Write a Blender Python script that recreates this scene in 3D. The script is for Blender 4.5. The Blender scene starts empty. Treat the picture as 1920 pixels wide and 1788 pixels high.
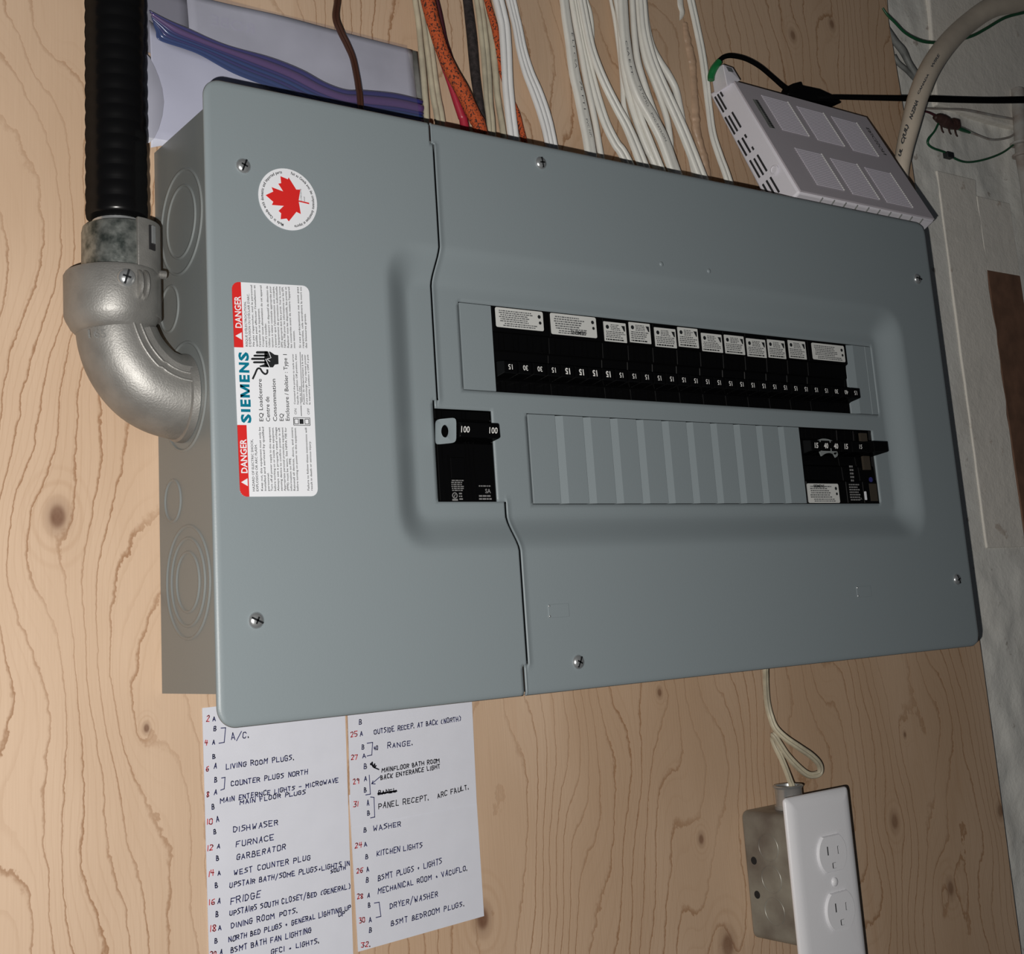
import bpy, math, random
from mathutils import Vector, Matrix, noise
random.seed(7)
# ------------------------------------------------------------------ camera, light, exposure
# plane coordinates: u to the right, v up (metres, from the lower left corner of the panel cover), h out of the plywood
Z0 = 1.30; HC = 0.105; F = 2400.0; CX = 960.0; CY = 700.0
RM = ((0.808948688731093, -0.06695237676682053, 0.5840542767975582),
      (0.05812217472373804, -0.979517459052633, -0.19278838195403936),
      (0.5849990015424199, 0.18990241350848341, -0.7884879463492291))
CC = (-0.29571095, 0.04809779, 0.69523845 + HC)
W_C = 0.7144; H_C = 0.389
def w(u, v, h): return Vector((u, -h, v + Z0))
scene = bpy.context.scene; COL = scene.collection
cam = bpy.data.objects.new('camera', bpy.data.cameras.new('camera')); COL.objects.link(cam)
cam.data.sensor_width = 36; cam.data.sensor_fit = 'HORIZONTAL'; cam.data.lens = 36 * F / 1920
cam.data.shift_x = 0.0; cam.data.shift_y = (CY - 894.0) / 1920.0
cam.data.clip_start = 0.01
def dirw(d): return Vector((d[0], -d[2], d[1]))
ax, ay, az = dirw(RM[0]), -dirw(RM[1]), -dirw(RM[2])
cloc = w(*CC)
cam.matrix_world = Matrix(((ax.x, ay.x, az.x, cloc.x), (ax.y, ay.y, az.y, cloc.y), (ax.z, ay.z, az.z, cloc.z), (0, 0, 0, 1)))
scene.camera = cam
wd = bpy.data.worlds.new('World'); scene.world = wd; wd.use_nodes = True
wd.node_tree.nodes['Background'].inputs[0].default_value = (0.75, 0.85, 1.0, 1)
wd.node_tree.nodes['Background'].inputs[1].default_value = 0.022
fl = bpy.data.lights.new('phone_flash', 'POINT'); fl.energy = 28.0; fl.shadow_soft_size = 0.0025; fl.color = (1.0, 0.965, 0.92)
flo = bpy.data.objects.new('phone_flash', fl); COL.objects.link(flo)
flo.location = cloc - ax * 0.026 - ay * 0.022 + az * 0.004
scene.view_settings.view_transform = 'Standard'; scene.view_settings.look = 'None'
scene.view_settings.exposure = 0.0; scene.view_settings.gamma = 1.0
scene.view_settings.use_curve_mapping = False

# ------------------------------------------------------------------ traced point -> plane point at height h
def P(x, y, h=HC):
    d = ((x - CX) / F, (y - CY) / F, 1.0)
    D = [RM[0][i] * d[0] + RM[1][i] * d[1] + RM[2][i] * d[2] for i in range(3)]
    k = (h - CC[2]) / D[2]
    return (CC[0] + k * D[0], CC[1] + k * D[1], k)      # k is the depth
def mpp(x, y, h): return P(x, y, h)[2] / F               # metres per pixel there

# ------------------------------------------------------------------ materials
def new_mat(name):
    m = bpy.data.materials.new(name); m.use_nodes = True
    return m, m.node_tree, m.node_tree.nodes['Principled BSDF']
def mat(name, col, rough=0.5, metal=0.0, bump=0.0, scale=200.0, var=0.0, vscale=30.0, col2=None, spec=0.5, detail=4, alpha=1.0, coat=0.0):
    m, nt, b = new_mat(name)
    b.inputs['Base Color'].default_value = (*col, 1); b.inputs['Roughness'].default_value = rough
    b.inputs['Metallic'].default_value = metal; b.inputs['Specular IOR Level'].default_value = spec
    b.inputs['Alpha'].default_value = alpha; b.inputs['Coat Weight'].default_value = coat
    tc = nt.nodes.new('ShaderNodeTexCoord')
    if var > 0 or col2:
        n = nt.nodes.new('ShaderNodeTexNoise'); n.inputs['Scale'].default_value = vscale; n.inputs['Detail'].default_value = detail
        nt.links.new(tc.outputs['Object'], n.inputs['Vector'])
        r = nt.nodes.new('ShaderNodeValToRGB'); nt.links.new(n.outputs['Fac'], r.inputs[0])
        c2 = col2 if col2 else tuple(c * (1 - var) for c in col)
        r.color_ramp.elements[0].position = 0.35; r.color_ramp.elements[1].position = 0.65
        r.color_ramp.elements[0].color = (*c2, 1); r.color_ramp.elements[1].color = (*col, 1)
        nt.links.new(r.outputs[0], b.inputs['Base Color'])
    if bump > 0:
        n = nt.nodes.new('ShaderNodeTexNoise'); n.inputs['Scale'].default_value = scale; n.inputs['Detail'].default_value = 5
        nt.links.new(tc.outputs['Object'], n.inputs['Vector'])
        bp = nt.nodes.new('ShaderNodeBump'); bp.inputs['Strength'].default_value = bump; bp.inputs['Distance'].default_value = 0.001
        nt.links.new(n.outputs['Fac'], bp.inputs['Height']); nt.links.new(bp.outputs[0], b.inputs['Normal'])
    return m

class N:                                                  # tiny expression builder for shader maths
    nt = None
    def __init__(s, o): s.o = o
    @staticmethod
    def op(kind, *a, clamp=False):
        n = N.nt.nodes.new('ShaderNodeMath'); n.operation = kind; n.use_clamp = clamp
        for i, q in enumerate(a):
            if isinstance(q, N): N.nt.links.new(q.o, n.inputs[i])
            else: n.inputs[i].default_value = q
        return N(n.outputs[0])
    def __add__(s, b): return N.op('ADD', s, b)
    def __sub__(s, b): return N.op('SUBTRACT', s, b)
    def __mul__(s, b): return N.op('MULTIPLY', s, b)
    def __truediv__(s, b): return N.op('DIVIDE', s, b)
def n_noise(nt, vec, scale, detail=3, rough=0.5):
    n = nt.nodes.new('ShaderNodeTexNoise'); n.inputs['Scale'].default_value = scale; n.inputs['Detail'].default_value = detail
    n.inputs['Roughness'].default_value = rough
    nt.links.new(vec, n.inputs['Vector']); return N(n.outputs['Fac'])
def n_map(nt, vec, sc):
    n = nt.nodes.new('ShaderNodeMapping'); n.inputs['Scale'].default_value = sc; nt.links.new(vec, n.inputs['Vector']); return n.outputs[0]
def smooth(x, a, b):
    n = N.nt.nodes.new('ShaderNodeMapRange'); n.interpolation_type = 'SMOOTHSTEP'
    N.nt.links.new(x.o, n.inputs[0]); n.inputs[1].default_value = a; n.inputs[2].default_value = b
    return N(n.outputs[0])
def mixc(nt, fac, a, b):
    n = nt.nodes.new('ShaderNodeMix'); n.data_type = 'RGBA'
    nt.links.new(fac.o, n.inputs[0])
    for i, q in ((6, a), (7, b)):
        if isinstance(q, tuple): n.inputs[i].default_value = (*q, 1)
        else: nt.links.new(q, n.inputs[i])
    return n.outputs[2]

def plywood_material():
    m, nt, b = new_mat('plywood'); N.nt = nt
    tc = nt.nodes.new('ShaderNodeTexCoord'); ob = tc.outputs['Object']
    sp = nt.nodes.new('ShaderNodeSeparateXYZ'); nt.links.new(ob, sp.inputs[0])
    X, Z = N(sp.outputs[0]), N(sp.outputs[2])
    warp = n_noise(nt, n_map(nt, ob, (6.5, 1, 2.6)), 1.0, 2, 0.5)
    jag = n_noise(nt, n_map(nt, ob, (60, 1, 44)), 1.0, 4, 0.65)
    fin = n_noise(nt, n_map(nt, ob, (260, 1, 120)), 1.0, 2, 0.6)
    psi = X + (warp - 0.5) * 0.25
    dark = None; ringm = None
    knots = [(108, 968, .0115, 1.5), (275, 1365, .004, 1.2), (1237, 1298, .005, 1.0), (1560, 45, .008, 1.3), (1487, 66, .008, 1.3), (1678, 1540, .010, 1.3),
             (1783, 1665, .010, 1.2), (1315, 1573, .006, 1.2), (1365, 1772, .014, 1.4), (905, 1722, .012, 1.3), (1697, 1377, .004, 1.0), (1215, 60, .008, 1.3), (1876, 1520, .009, 1.0)]
    for (kx, ky, R, cs) in knots:
        ku, kv, _ = P(kx, ky, 0)
        dx = X - ku; dz = (Z - (kv + Z0)) / 1.45
        r2 = dx * dx + dz * dz
        psi = psi - dx * (R * R * 2.3) / (r2 + R * R * 1.5)
        t = N.op('SQRT', r2) / R
        t = t + (jag - 0.5) * 0.25
        k = N.op('SUBTRACT', 1.0, smooth(t, 0.30, 1.05)) * 0.5 + N.op('SUBTRACT', 1.0, smooth(t, 0.25, 0.55)) * 0.5
        dark = k if dark is None else N.op('MAXIMUM', dark, k)
        rg = N.op('MULTIPLY', N.op('SINE', t * 11.0), N.op('SUBTRACT', 1.0, smooth(t, 1.2, 2.6)))
        rg = N.op('MULTIPLY', rg, smooth(t, 0.5, 0.9))
        ringm = rg if ringm is None else N.op('MAXIMUM', ringm, rg)
    f = psi * 62.0 + (jag - 0.5) * 0.62 + (fin - 0.5) * 0.12
    g = N.op('FRACT', f)
    line = smooth(g, 0.84, 0.965) * N.op('SUBTRACT', 1.0, smooth(g, 0.965, 0.999))
    f2 = psi * 171.0 + (jag - 0.5) * 0.6
    g2 = N.op('FRACT', f2)
    line2 = smooth(g2, 0.70, 0.95) * N.op('SUBTRACT', 1.0, smooth(g2, 0.95, 0.999))
    lm = n_noise(nt, n_map(nt, ob, (14, 1, 5)), 1.0, 2)
    lstr = smooth(lm, 0.30, 0.62)
    blot = n_noise(nt, n_map(nt, ob, (6, 1, 2.2)), 1.0, 3, 0.55)
    c = mixc(nt, smooth(blot, 0.35, 0.7), (0.69, 0.51, 0.365), (0.56, 0.39, 0.26))
    grain = n_noise(nt, n_map(nt, ob, (700, 1, 22)), 1.0, 2)
    c = mixc(nt, grain * 0.22, c, (0.42, 0.26, 0.15))
    streak = smooth(n_noise(nt, n_map(nt, ob, (30, 1, 4)), 1.0, 3, .5), 0.60, 0.74)
    c = mixc(nt, streak * 0.35, c, (0.46, 0.26, 0.14))
    c = mixc(nt, line2 * lstr * 0.16, c, (0.36, 0.20, 0.10))
    c = mixc(nt, N.op('MULTIPLY', line * (lstr * 0.7 + 0.25), 0.92), c, (0.32, 0.165, 0.08))
    c = mixc(nt, N.op('MULTIPLY', N.op('MAXIMUM', ringm, 0.0), 0.16), c, (0.36, 0.19, 0.09))
    c = mixc(nt, dark * (jag * 0.7 + 0.45), c, (0.15, 0.065, 0.035))
    # darker, browner tone towards the far edge of the sheet
    side = smooth(X + (blot - 0.5) * 0.25, 0.25, 0.62)
    c = mixc(nt, side * 0.30, c, (0.36, 0.235, 0.14))
    nt.links.new(c, b.inputs['Base Color'])
    b.inputs['Roughness'].default_value = 0.62; b.inputs['Specular IOR Level'].default_value = 0.3
    bp = nt.nodes.new('ShaderNodeBump'); bp.inputs['Strength'].default_value = 0.25; bp.inputs['Distance'].default_value = 0.0008
    nt.links.new((grain * 0.6 + line * -0.5 - dark).o, bp.inputs['Height']); nt.links.new(bp.outputs[0], b.inputs['Normal'])
    return m
def painted_wall_material(name, a=(0.80, 0.79, 0.74), bcol=(0.70, 0.68, 0.63), stain=(0.30, 0.25, 0.21)):
    m, nt, b = new_mat(name); N.nt = nt
    ob = nt.nodes.new('ShaderNodeTexCoord').outputs['Object']
    n1 = n_noise(nt, ob, 16, 5, 0.6); n2 = n_noise(nt, ob, 43, 6, 0.65); n3 = n_noise(nt, ob, 240, 3)
    c = mixc(nt, smooth(n1, 0.48, 0.68), a, bcol)
    c = mixc(nt, smooth(n2, 0.62, 0.70) * 0.7, c, stain)
    nt.links.new(c, b.inputs['Base Color']); b.inputs['Roughness'].default_value = 0.62
    bp = nt.nodes.new('ShaderNodeBump'); bp.inputs['Strength'].default_value = 0.6; bp.inputs['Distance'].default_value = 0.002
    nt.links.new((n2 * 1.2 + n3 * 0.25).o, bp.inputs['Height']); nt.links.new(bp.outputs[0], b.inputs['Normal'])
    return m
M = {}
M['ply'] = plywood_material()
M['ply_edge'] = mat('ply_edge', (0.30, 0.19, 0.11), 0.8, bump=0.4)
M['wallw'] = painted_wall_material('white_paint_masonry')
M['board'] = painted_wall_material('painted_board', (0.78, 0.745, 0.68), (0.72, 0.69, 0.63), (0.5, 0.42, 0.35))
M['brownwood'] = mat('brown_wood', (0.20, 0.105, 0.065), 0.7, bump=0.4, scale=80, var=0.35, vscale=40)
M['grey'] = mat('grey_enamel', (0.232, 0.272, 0.290), 0.42, bump=0.05, scale=900, spec=0.45)
M['greybox'] = mat('grey_enamel_box', (0.215, 0.235, 0.235), 0.38, bump=0.05, scale=700, spec=0.5)
M['inside'] = mat('dark_interior', (0.01, 0.01, 0.011), 0.8)  # near-black colour stands for shade inside the box
M['black'] = mat('black_plastic', (0.0035, 0.0035, 0.004), 0.28, bump=0.03, scale=600, spec=0.28)
M['blackm'] = mat('black_matt', (0.008, 0.008, 0.009), 0.5, spec=0.3)
M['blacks'] = mat('black_moulding', (0.003, 0.003, 0.0035), 0.2, spec=0.38)
M['darkbrown_print'] = mat('dark_brown_print', (0.045, 0.036, 0.026), 0.5)
M['print_white'] = mat('white_print', (0.80, 0.80, 0.78), 0.5)
M['print_grey'] = mat('grey_print', (0.22, 0.22, 0.22), 0.5)
M['lab'] = mat('label_white', (0.78, 0.80, 0.84), 0.35)
M['lab2'] = mat('breaker_label', (0.62, 0.63, 0.61), 0.4)
M['ink'] = mat('ink_black', (0.012, 0.014, 0.016), 0.5)
M['ink_soft'] = mat('ink_grey', (0.12, 0.125, 0.13), 0.5)
M['red'] = mat('label_red', (0.66, 0.022, 0.020), 0.4)
M['teal'] = mat('logo_teal', (0.0, 0.17, 0.26), 0.4)
M['bluepen'] = mat('blue_pen', (0.030, 0.035, 0.13), 0.5)
M['blackpen'] = mat('black_pen', (0.012, 0.012, 0.022), 0.5)
M['redpen'] = mat('red_pen', (0.55, 0.045, 0.055), 0.5)
M['card'] = mat('card_paper', (0.70, 0.715, 0.79), 0.7, var=0.03, vscale=60)
M['card_line'] = mat('card_rule', (0.45, 0.52, 0.70), 0.7)
M['paper'] = mat('white_paper', (0.66, 0.68, 0.80), 0.6, bump=0.35, scale=28, var=0.05, vscale=18)
M['paper2'] = mat('back_paper', (0.56, 0.57, 0.64), 0.6, bump=0.5, scale=30, var=0.14, vscale=22)
M['steel'] = mat('zinc_steel', (0.55, 0.57, 0.58), 0.28, 0.75, bump=0.1, scale=500)
M['screwslot'] = mat('screw_slot', (0.02, 0.022, 0.025), 0.5, 0.6)
M['cast'] = mat('cast_zinc', (0.32, 0.315, 0.30), 0.48, 0.55, bump=0.20, scale=900, var=0.22, vscale=60)
M['galv'] = mat('stained_galvanised', (0.34, 0.36, 0.34), 0.38, 0.75, bump=0.3, scale=180, col2=(0.07, 0.085, 0.08), vscale=150, detail=8)
M['pvcblack'] = mat('black_pvc_jacket', (0.006, 0.006, 0.007), 0.24, spec=0.32)
M['nm_white'] = mat('white_cable_jacket', (0.78, 0.775, 0.72), 0.42, bump=0.12, scale=300, var=0.06, vscale=70)
M['nm_white2'] = mat('cool_white_cable_jacket', (0.78, 0.785, 0.78), 0.40, bump=0.12, scale=300, var=0.05, vscale=70)
M['nm_beige'] = mat('aged_beige_jacket', (0.55, 0.50, 0.37), 0.5, bump=0.12, scale=300, col2=(0.40, 0.36, 0.27), vscale=60)
M['cloth'] = mat('orange_cloth', (0.50, 0.085, 0.020), 0.85, bump=1.0, scale=700, col2=(0.05, 0.018, 0.012), vscale=620, detail=6)
r_ = M['cloth'].node_tree
for n_ in r_.nodes:
    if n_.type == 'VALTORGB': n_.color_ramp.elements[0].position = 0.40; n_.color_ramp.elements[1].position = 0.47
M['cloth_dark'] = mat('blackened_cloth', (0.035, 0.026, 0.026), 0.85, bump=0.9, scale=420, col2=(0.012, 0.009, 0.009), vscale=260)
M['cloth_rust'] = mat('rusty_cloth', (0.13, 0.035, 0.015), 0.85, bump=0.9, scale=420, col2=(0.015, 0.008, 0.006), vscale=260)
M['redjk'] = mat('crimson_jacket', (0.38, 0.022, 0.045), 0.4, bump=0.1)
M['maroon'] = mat('maroon_jacket', (0.05, 0.008, 0.014), 0.5, bump=0.1)
M['brownwire'] = mat('brown_wire_jacket', (0.055, 0.022, 0.014), 0.32, bump=0.1)
M['greenwire'] = mat('green_wire', (0.010, 0.085, 0.035), 0.4)
M['greenplug'] = mat('green_sleeve', (0.010, 0.16, 0.045), 0.4)
M['glue'] = mat('dried_glue', (0.50, 0.345, 0.235), 0.42, bump=1.0, scale=90, var=0.2, vscale=70)
M['spackle'] = mat('white_filler', (0.68, 0.67, 0.62), 0.7, bump=1.0, scale=120)
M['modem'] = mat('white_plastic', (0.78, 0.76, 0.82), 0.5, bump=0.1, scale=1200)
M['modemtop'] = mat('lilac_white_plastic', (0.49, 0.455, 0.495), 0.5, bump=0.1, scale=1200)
M['modemrib'] = mat('vent_rib', (0.66, 0.63, 0.70), 0.4)
M['slot'] = mat('vent_dark', (0.02, 0.02, 0.022), 0.7)
M['plate'] = mat('white_nylon_plate', (0.80, 0.80, 0.83), 0.38, bump=0.06, scale=800)
M['fat'] = mat('fat_cable_jacket', (0.62, 0.54, 0.44), 0.5, bump=0.15, scale=200, var=0.12, vscale=40)
M['pipe'] = mat('painted_pipe', (0.42, 0.42, 0.40), 0.5, bump=0.4, scale=120, col2=(0.28, 0.23, 0.2), vscale=40)
M['greycable'] = mat('grey_cable', (0.13, 0.135, 0.13), 0.55, bump=0.2, col2=(0.24, 0.25, 0.24), vscale=70)
M['tape'] = mat('brown_tape', (0.045, 0.020, 0.016), 0.6, bump=0.8, scale=150)
M['zip_p'] = mat('zip_purple', (0.115, 0.062, 0.19), 0.25, spec=0.7)
M['zip_n'] = mat('zip_navy', (0.035, 0.035, 0.17), 0.25, spec=0.7)
M['zip_b'] = mat('zip_blue', (0.022, 0.055, 0.19), 0.25, spec=0.7)
M['flap'] = mat('grey_flap', (0.27, 0.27, 0.31), 0.6)
M['faint'] = mat('faint_print', (0.51, 0.51, 0.60), 0.6)
def film_material():
    m = bpy.data.materials.new('clear_film'); m.use_nodes = True; nt = m.node_tree; nt.nodes.clear()
    o = nt.nodes.new('ShaderNodeOutputMaterial'); t = nt.nodes.new('ShaderNodeBsdfTransparent'); g = nt.nodes.new('ShaderNodeBsdfGlossy')
    d = nt.nodes.new('ShaderNodeBsdfDiffuse'); d.inputs[0].default_value = (0.45, 0.46, 0.55, 1)
    g.inputs['Roughness'].default_value = 0.25; t.inputs[0].default_value = (0.93, 0.93, 0.96, 1)
    m1 = nt.nodes.new('ShaderNodeMixShader'); m1.inputs[0].default_value = 0.08
    m2 = nt.nodes.new('ShaderNodeMixShader'); m2.inputs[0].default_value = 0.05
    nt.links.new(t.outputs[0], m1.inputs[1]); nt.links.new(d.outputs[0], m1.inputs[2])
    nt.links.new(m1.outputs[0], m2.inputs[1]); nt.links.new(g.outputs[0], m2.inputs[2]); nt.links.new(m2.outputs[0], o.inputs[0])
    return m
M['film'] = film_material()
def dull_black(name, d, gl, rough):
    """black plastic with an even, weak sheen"""
    m = bpy.data.materials.new(name); m.use_nodes = True; nt = m.node_tree; nt.nodes.clear()
    o = nt.nodes.new('ShaderNodeOutputMaterial'); a = nt.nodes.new('ShaderNodeBsdfDiffuse'); b = nt.nodes.new('ShaderNodeBsdfGlossy'); c = nt.nodes.new('ShaderNodeAddShader')
    a.inputs[0].default_value = (d, d, d * 1.1, 1); b.inputs[0].default_value = (gl, gl, gl, 1); b.inputs['Roughness'].default_value = rough
    nt.links.new(a.outputs[0], c.inputs[0]); nt.links.new(b.outputs[0], c.inputs[1]); nt.links.new(c.outputs[0], o.inputs[0]); return m
M['pvcblack'] = dull_black('black_pvc_jacket', .0035, .030, .27)
M['black'] = dull_black('black_plastic', .0025, .018, .25)
M['blacks'] = dull_black('black_moulding', .0025, .022, .2)
M['blackm'] = dull_black('black_matt', .004, .008, .4)

# ------------------------------------------------------------------ mesh helpers
class MB:
    def __init__(s): s.v = []; s.f = []; s.mi = []; s.mats = []; s.cur = 0
    def use(s, m):
        if m not in s.mats: s.mats.append(m)
        s.cur = s.mats.index(m); return s
    def add(s, vs, fs):
        o = len(s.v); s.v += [Vector(q) for q in vs]
        for f in fs: s.f.append(tuple(i + o for i in f)); s.mi.append(s.cur)
        return s
    def box(s, u0, u1, v0, v1, h0, h1):
        vs = [w(u, v, h) for h in (h0, h1) for v in (v0, v1) for u in (u0, u1)]
        return s.add(vs, [(0, 2, 3, 1), (4, 5, 7, 6), (0, 1, 5, 4), (2, 6, 7, 3), (0, 4, 6, 2), (1, 3, 7, 5)])
    def hexa(s, bot, top):
        n = len(bot)
        return s.add(list(bot) + list(top), [tuple(range(n))[::-1], tuple(range(n, 2 * n))] + [(i, (i + 1) % n, (i + 1) % n + n, i + n) for i in range(n)])
    def prism(s, pts, h0, h1):                              # pts in (u,v)
        return s.hexa([w(a, b, h0) for a, b in pts], [w(a, b, h1) for a, b in pts])
    def disc(s, c, n, r, t0, t1, seg=24, e1=None):
        n = Vector(n).normalized(); a = n.orthogonal().normalized() if e1 is None else Vector(e1); b = n.cross(a)
        ring = lambda rr, t: [Vector(c) + n * t + (a * math.cos(2 * math.pi * i / seg) + b * math.sin(2 * math.pi * i / seg)) * rr for i in range(seg)]
        return s.hexa(ring(r, t0), ring(r, t1))
    def lathe(s, c, n, prof, seg=24, cap=True):             # prof: (radius, t along n)
        n = Vector(n).normalized(); a = n.orthogonal().normalized(); b = n.cross(a)
        vs = []
        for r, t in prof:
            vs += [Vector(c) + n * t + (a * math.cos(2 * math.pi * i / seg) + b * math.sin(2 * math.pi * i / seg)) * r for i in range(seg)]
        fs = []
        for k in range(len(prof) - 1):
            for i in range(seg):
                j = (i + 1) % seg; fs.append((k * seg + i, k * seg + j, (k + 1) * seg + j, (k + 1) * seg + i))
        if cap: fs.append(tuple(range(seg))[::-1]); fs.append(tuple(range((len(prof) - 1) * seg, len(prof) * seg)))
        return s.add(vs, fs)
    def sweep(s, path, prof, up=None, closed=True, cap=True, scale=None):
        # prof: list of (lateral, outward); up: outward direction per path
        n = len(path); m = len(prof); vs = []
        for i, p in enumerate(path):
            t = (path[min(i + 1, n - 1)] - path[max(i - 1, 0)]).normalized()
            U = up if up is not None else Vector((0, -1, 0))
            U = (U - t * U.dot(t)).normalized(); S = t.cross(U)
            k = scale[i] if scale else 1.0
            vs += [p + S * (a * k) + U * (b * k) for a, b in prof]
        fs = []
        for i in range(n - 1):
            for j in range(m if closed else m - 1):
                q = (j + 1) % m; fs.append((i * m + j, i * m + q, (i + 1) * m + q, (i + 1) * m + j))
        if cap and closed: fs.append(tuple(range(m))); fs.append(tuple(range((n - 1) * m, n * m))[::-1])
        return s.add(vs, fs)
ROOTLOC = {}
def link(o, parent):
    COL.objects.link(o)
    if parent is not None: o.parent = parent
def rloc(o):
    while o.parent is not None: o = o.parent
    return Vector(ROOTLOC.get(o.name, (0, 0, 0)))
def thing(name, loc, label, cat, group=None):
    o = bpy.data.objects.new(name, None); COL.objects.link(o); o.empty_display_size = 0.02
    o.location = loc; ROOTLOC[o.name] = tuple(loc); tag(o, label, cat, group); return o
def tag(o, label, cat=None, group=None, kind=None):
    if label: o['label'] = label
    if cat: o['category'] = cat
    if group: o['group'] = group
    if kind: o['kind'] = kind
    return o
def build(mb, name, m=None, parent=None, smooth=False, bevel=0, seg=2, kind=None, label=None, origin=None, angle=None):
    me = bpy.data.meshes.new(name)
    off = rloc(parent) if parent is not None else (Vector(origin) if origin is not None else None)
    if parent is None and off is None:
        lo = [min(q[i] for q in mb.v) for i in range(3)]; hi = [max(q[i] for q in mb.v) for i in range(3)]
        off = Vector([(lo[i] + hi[i]) / 2 for i in range(3)])
    me.from_pydata([tuple(q - off) for q in mb.v], [], mb.f)
    mats = mb.mats if mb.mats else [m]
    for q in mats: me.materials.append(q)
    if mb.mats: me.polygons.foreach_set('material_index', mb.mi)
    me.update()
    import bmesh
    bm = bmesh.new(); bm.from_mesh(me); bmesh.ops.recalc_face_normals(bm, faces=bm.faces); bm.to_mesh(me); bm.free()
    if smooth:
        me.polygons.foreach_set('use_smooth', [True] * len(me.polygons))
        me.set_sharp_from_angle(angle=math.radians(angle if angle else 45))
    o = bpy.data.objects.new(name, me); link(o, parent)
    if parent is None: o.location = off; ROOTLOC[o.name] = tuple(off)
    if bevel:
        b = o.modifiers.new('b', 'BEVEL'); b.width = bevel; b.segments = seg; b.limit_method = 'ANGLE'; b.angle_limit = math.radians(35)
        b.harden_normals = False
    if kind: o['kind'] = kind
    if label: o['label'] = label
    return o
def flat_film(mb, pts, h0=HC, th=0.0002): return mb.prism(pts, h0, h0 + th)
def cr(pts, n=8):                                          # Catmull-Rom through vectors
    out = []; p = [pts[0] * 2 - pts[1]] + list(pts) + [pts[-1] * 2 - pts[-2]]
    for i in range(1, len(p) - 2):
        for k in range(n):
            t = k / n; a, b, c, d = p[i - 1], p[i], p[i + 1], p[i + 2]
            out.append(0.5 * ((2 * b) + (c - a) * t + (2 * a - 5 * b + 4 * c - d) * t * t + (3 * b - a - 3 * c + d) * t ** 3))
    out.append(Vector(pts[-1])); return out
def crf(vals, n=8):
    return [q[0] for q in cr([Vector((a, 0, 0)) for a in vals], n)]
_tx = {}
def text2d(s, bold=0.0):
    key = (s, bold)
    if key in _tx: return _tx[key]
    c = bpy.data.curves.new('t', 'FONT'); c.body = s; c.size = 1.0; c.resolution_u = 2; c.offset = bold
    o = bpy.data.objects.new('t', c); COL.objects.link(o)
    bpy.context.view_layer.update()
    me = bpy.data.meshes.new_from_object(o.evaluated_get(bpy.context.evaluated_depsgraph_get()))
    vs = [(q.co.x, q.co.y) for q in me.vertices]; fs = [tuple(f.vertices) for f in me.polygons]
    bpy.data.objects.remove(o); bpy.data.curves.remove(c); bpy.data.meshes.remove(me)
    wd_ = max([q[0] for q in vs] or [1]); _tx[key] = (vs, fs, wd_); return _tx[key]
def put_text(mb, s, fn, x0, y0, height, width=None, bold=0.0, maxw=None):
    """cap height `height`, optional exact width; fn maps (x,y) to a world point"""
    vs, fs, tw = text2d(s, bold); sy = height / 0.69; sx = sy
    if width: sx = width / tw
    elif maxw and tw * sx > maxw: sx = maxw / tw
    mb.add([fn(x0 + a * sx, y0 + b * sy) for a, b in vs], fs)
def plane_fn(u0, v0, eu, ev, h):                            # eu, ev: unit vectors (du,dv)
    return lambda x, y: w(u0 + eu[0] * x + ev[0] * y, v0 + eu[1] * x + ev[1] * y, h)

# ------------------------------------------------------------------ plywood and foundation wall (the setting)
g = MB(); nu, nv = 200, 230
u0, u1, v0, v1 = 0.70, 1.50, -0.70, 1.10
for j in range(nv + 1):
    for i in range(nu + 1):
        u = u0 + (u1 - u0) * i / nu; v = v0 + (v1 - v0) * j / nv
        d = noise.fractal(Vector((u * 9, v * 9, 3.1)), 0.9, 2.1, 4) * 0.006 + noise.noise(Vector((u * 40, v * 40, 1))) * 0.0012
        k = 1.0 if u > 0.875 else 0.25
        g.v.append(w(u, v, -0.0250 + max(-0.006, min(0.009, d)) * (k if (v > 0.49 or v < 0.07) else 0.08)))
for j in range(nv):
    for i in range(nu):
        a = j * (nu + 1) + i; g.f.append((a, a + 1, a + nu + 2, a + nu + 1))
tag(build(g, 'wall_back', M['wallw'], smooth=True), 'rough white painted foundation wall beside the plywood', kind='structure')
g = MB(); g.prism([(-0.6, -0.7), (0.70, -0.7), (0.70, 1.1), (-0.6, 1.1)], -0.06, -0.0195)
tag(build(g, 'wall_back', M['wallw']), 'foundation wall behind the plywood sheet', kind='structure')
g = MB(); g.use(M['ply'])
edge = [(0.8635, -0.62), (0.8652, -0.17), (0.8655, -0.10), (0.8648, 0.10), (0.8630, 0.25), (0.8600, 0.42), (0.8568, 0.548), (0.8500, 0.672), (0.8525, 0.70), (0.852, 1.05)]
g.prism([(-0.58, -0.62)] + edge + [(-0.58, 1.05)], -0.018, 0.0)
o = build(g, 'plywood_backboard', None, origin=(0, 0, 0)); tag(o, 'large knotty plywood sheet that the grey electrical panel is mounted on', 'plywood board')
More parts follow.
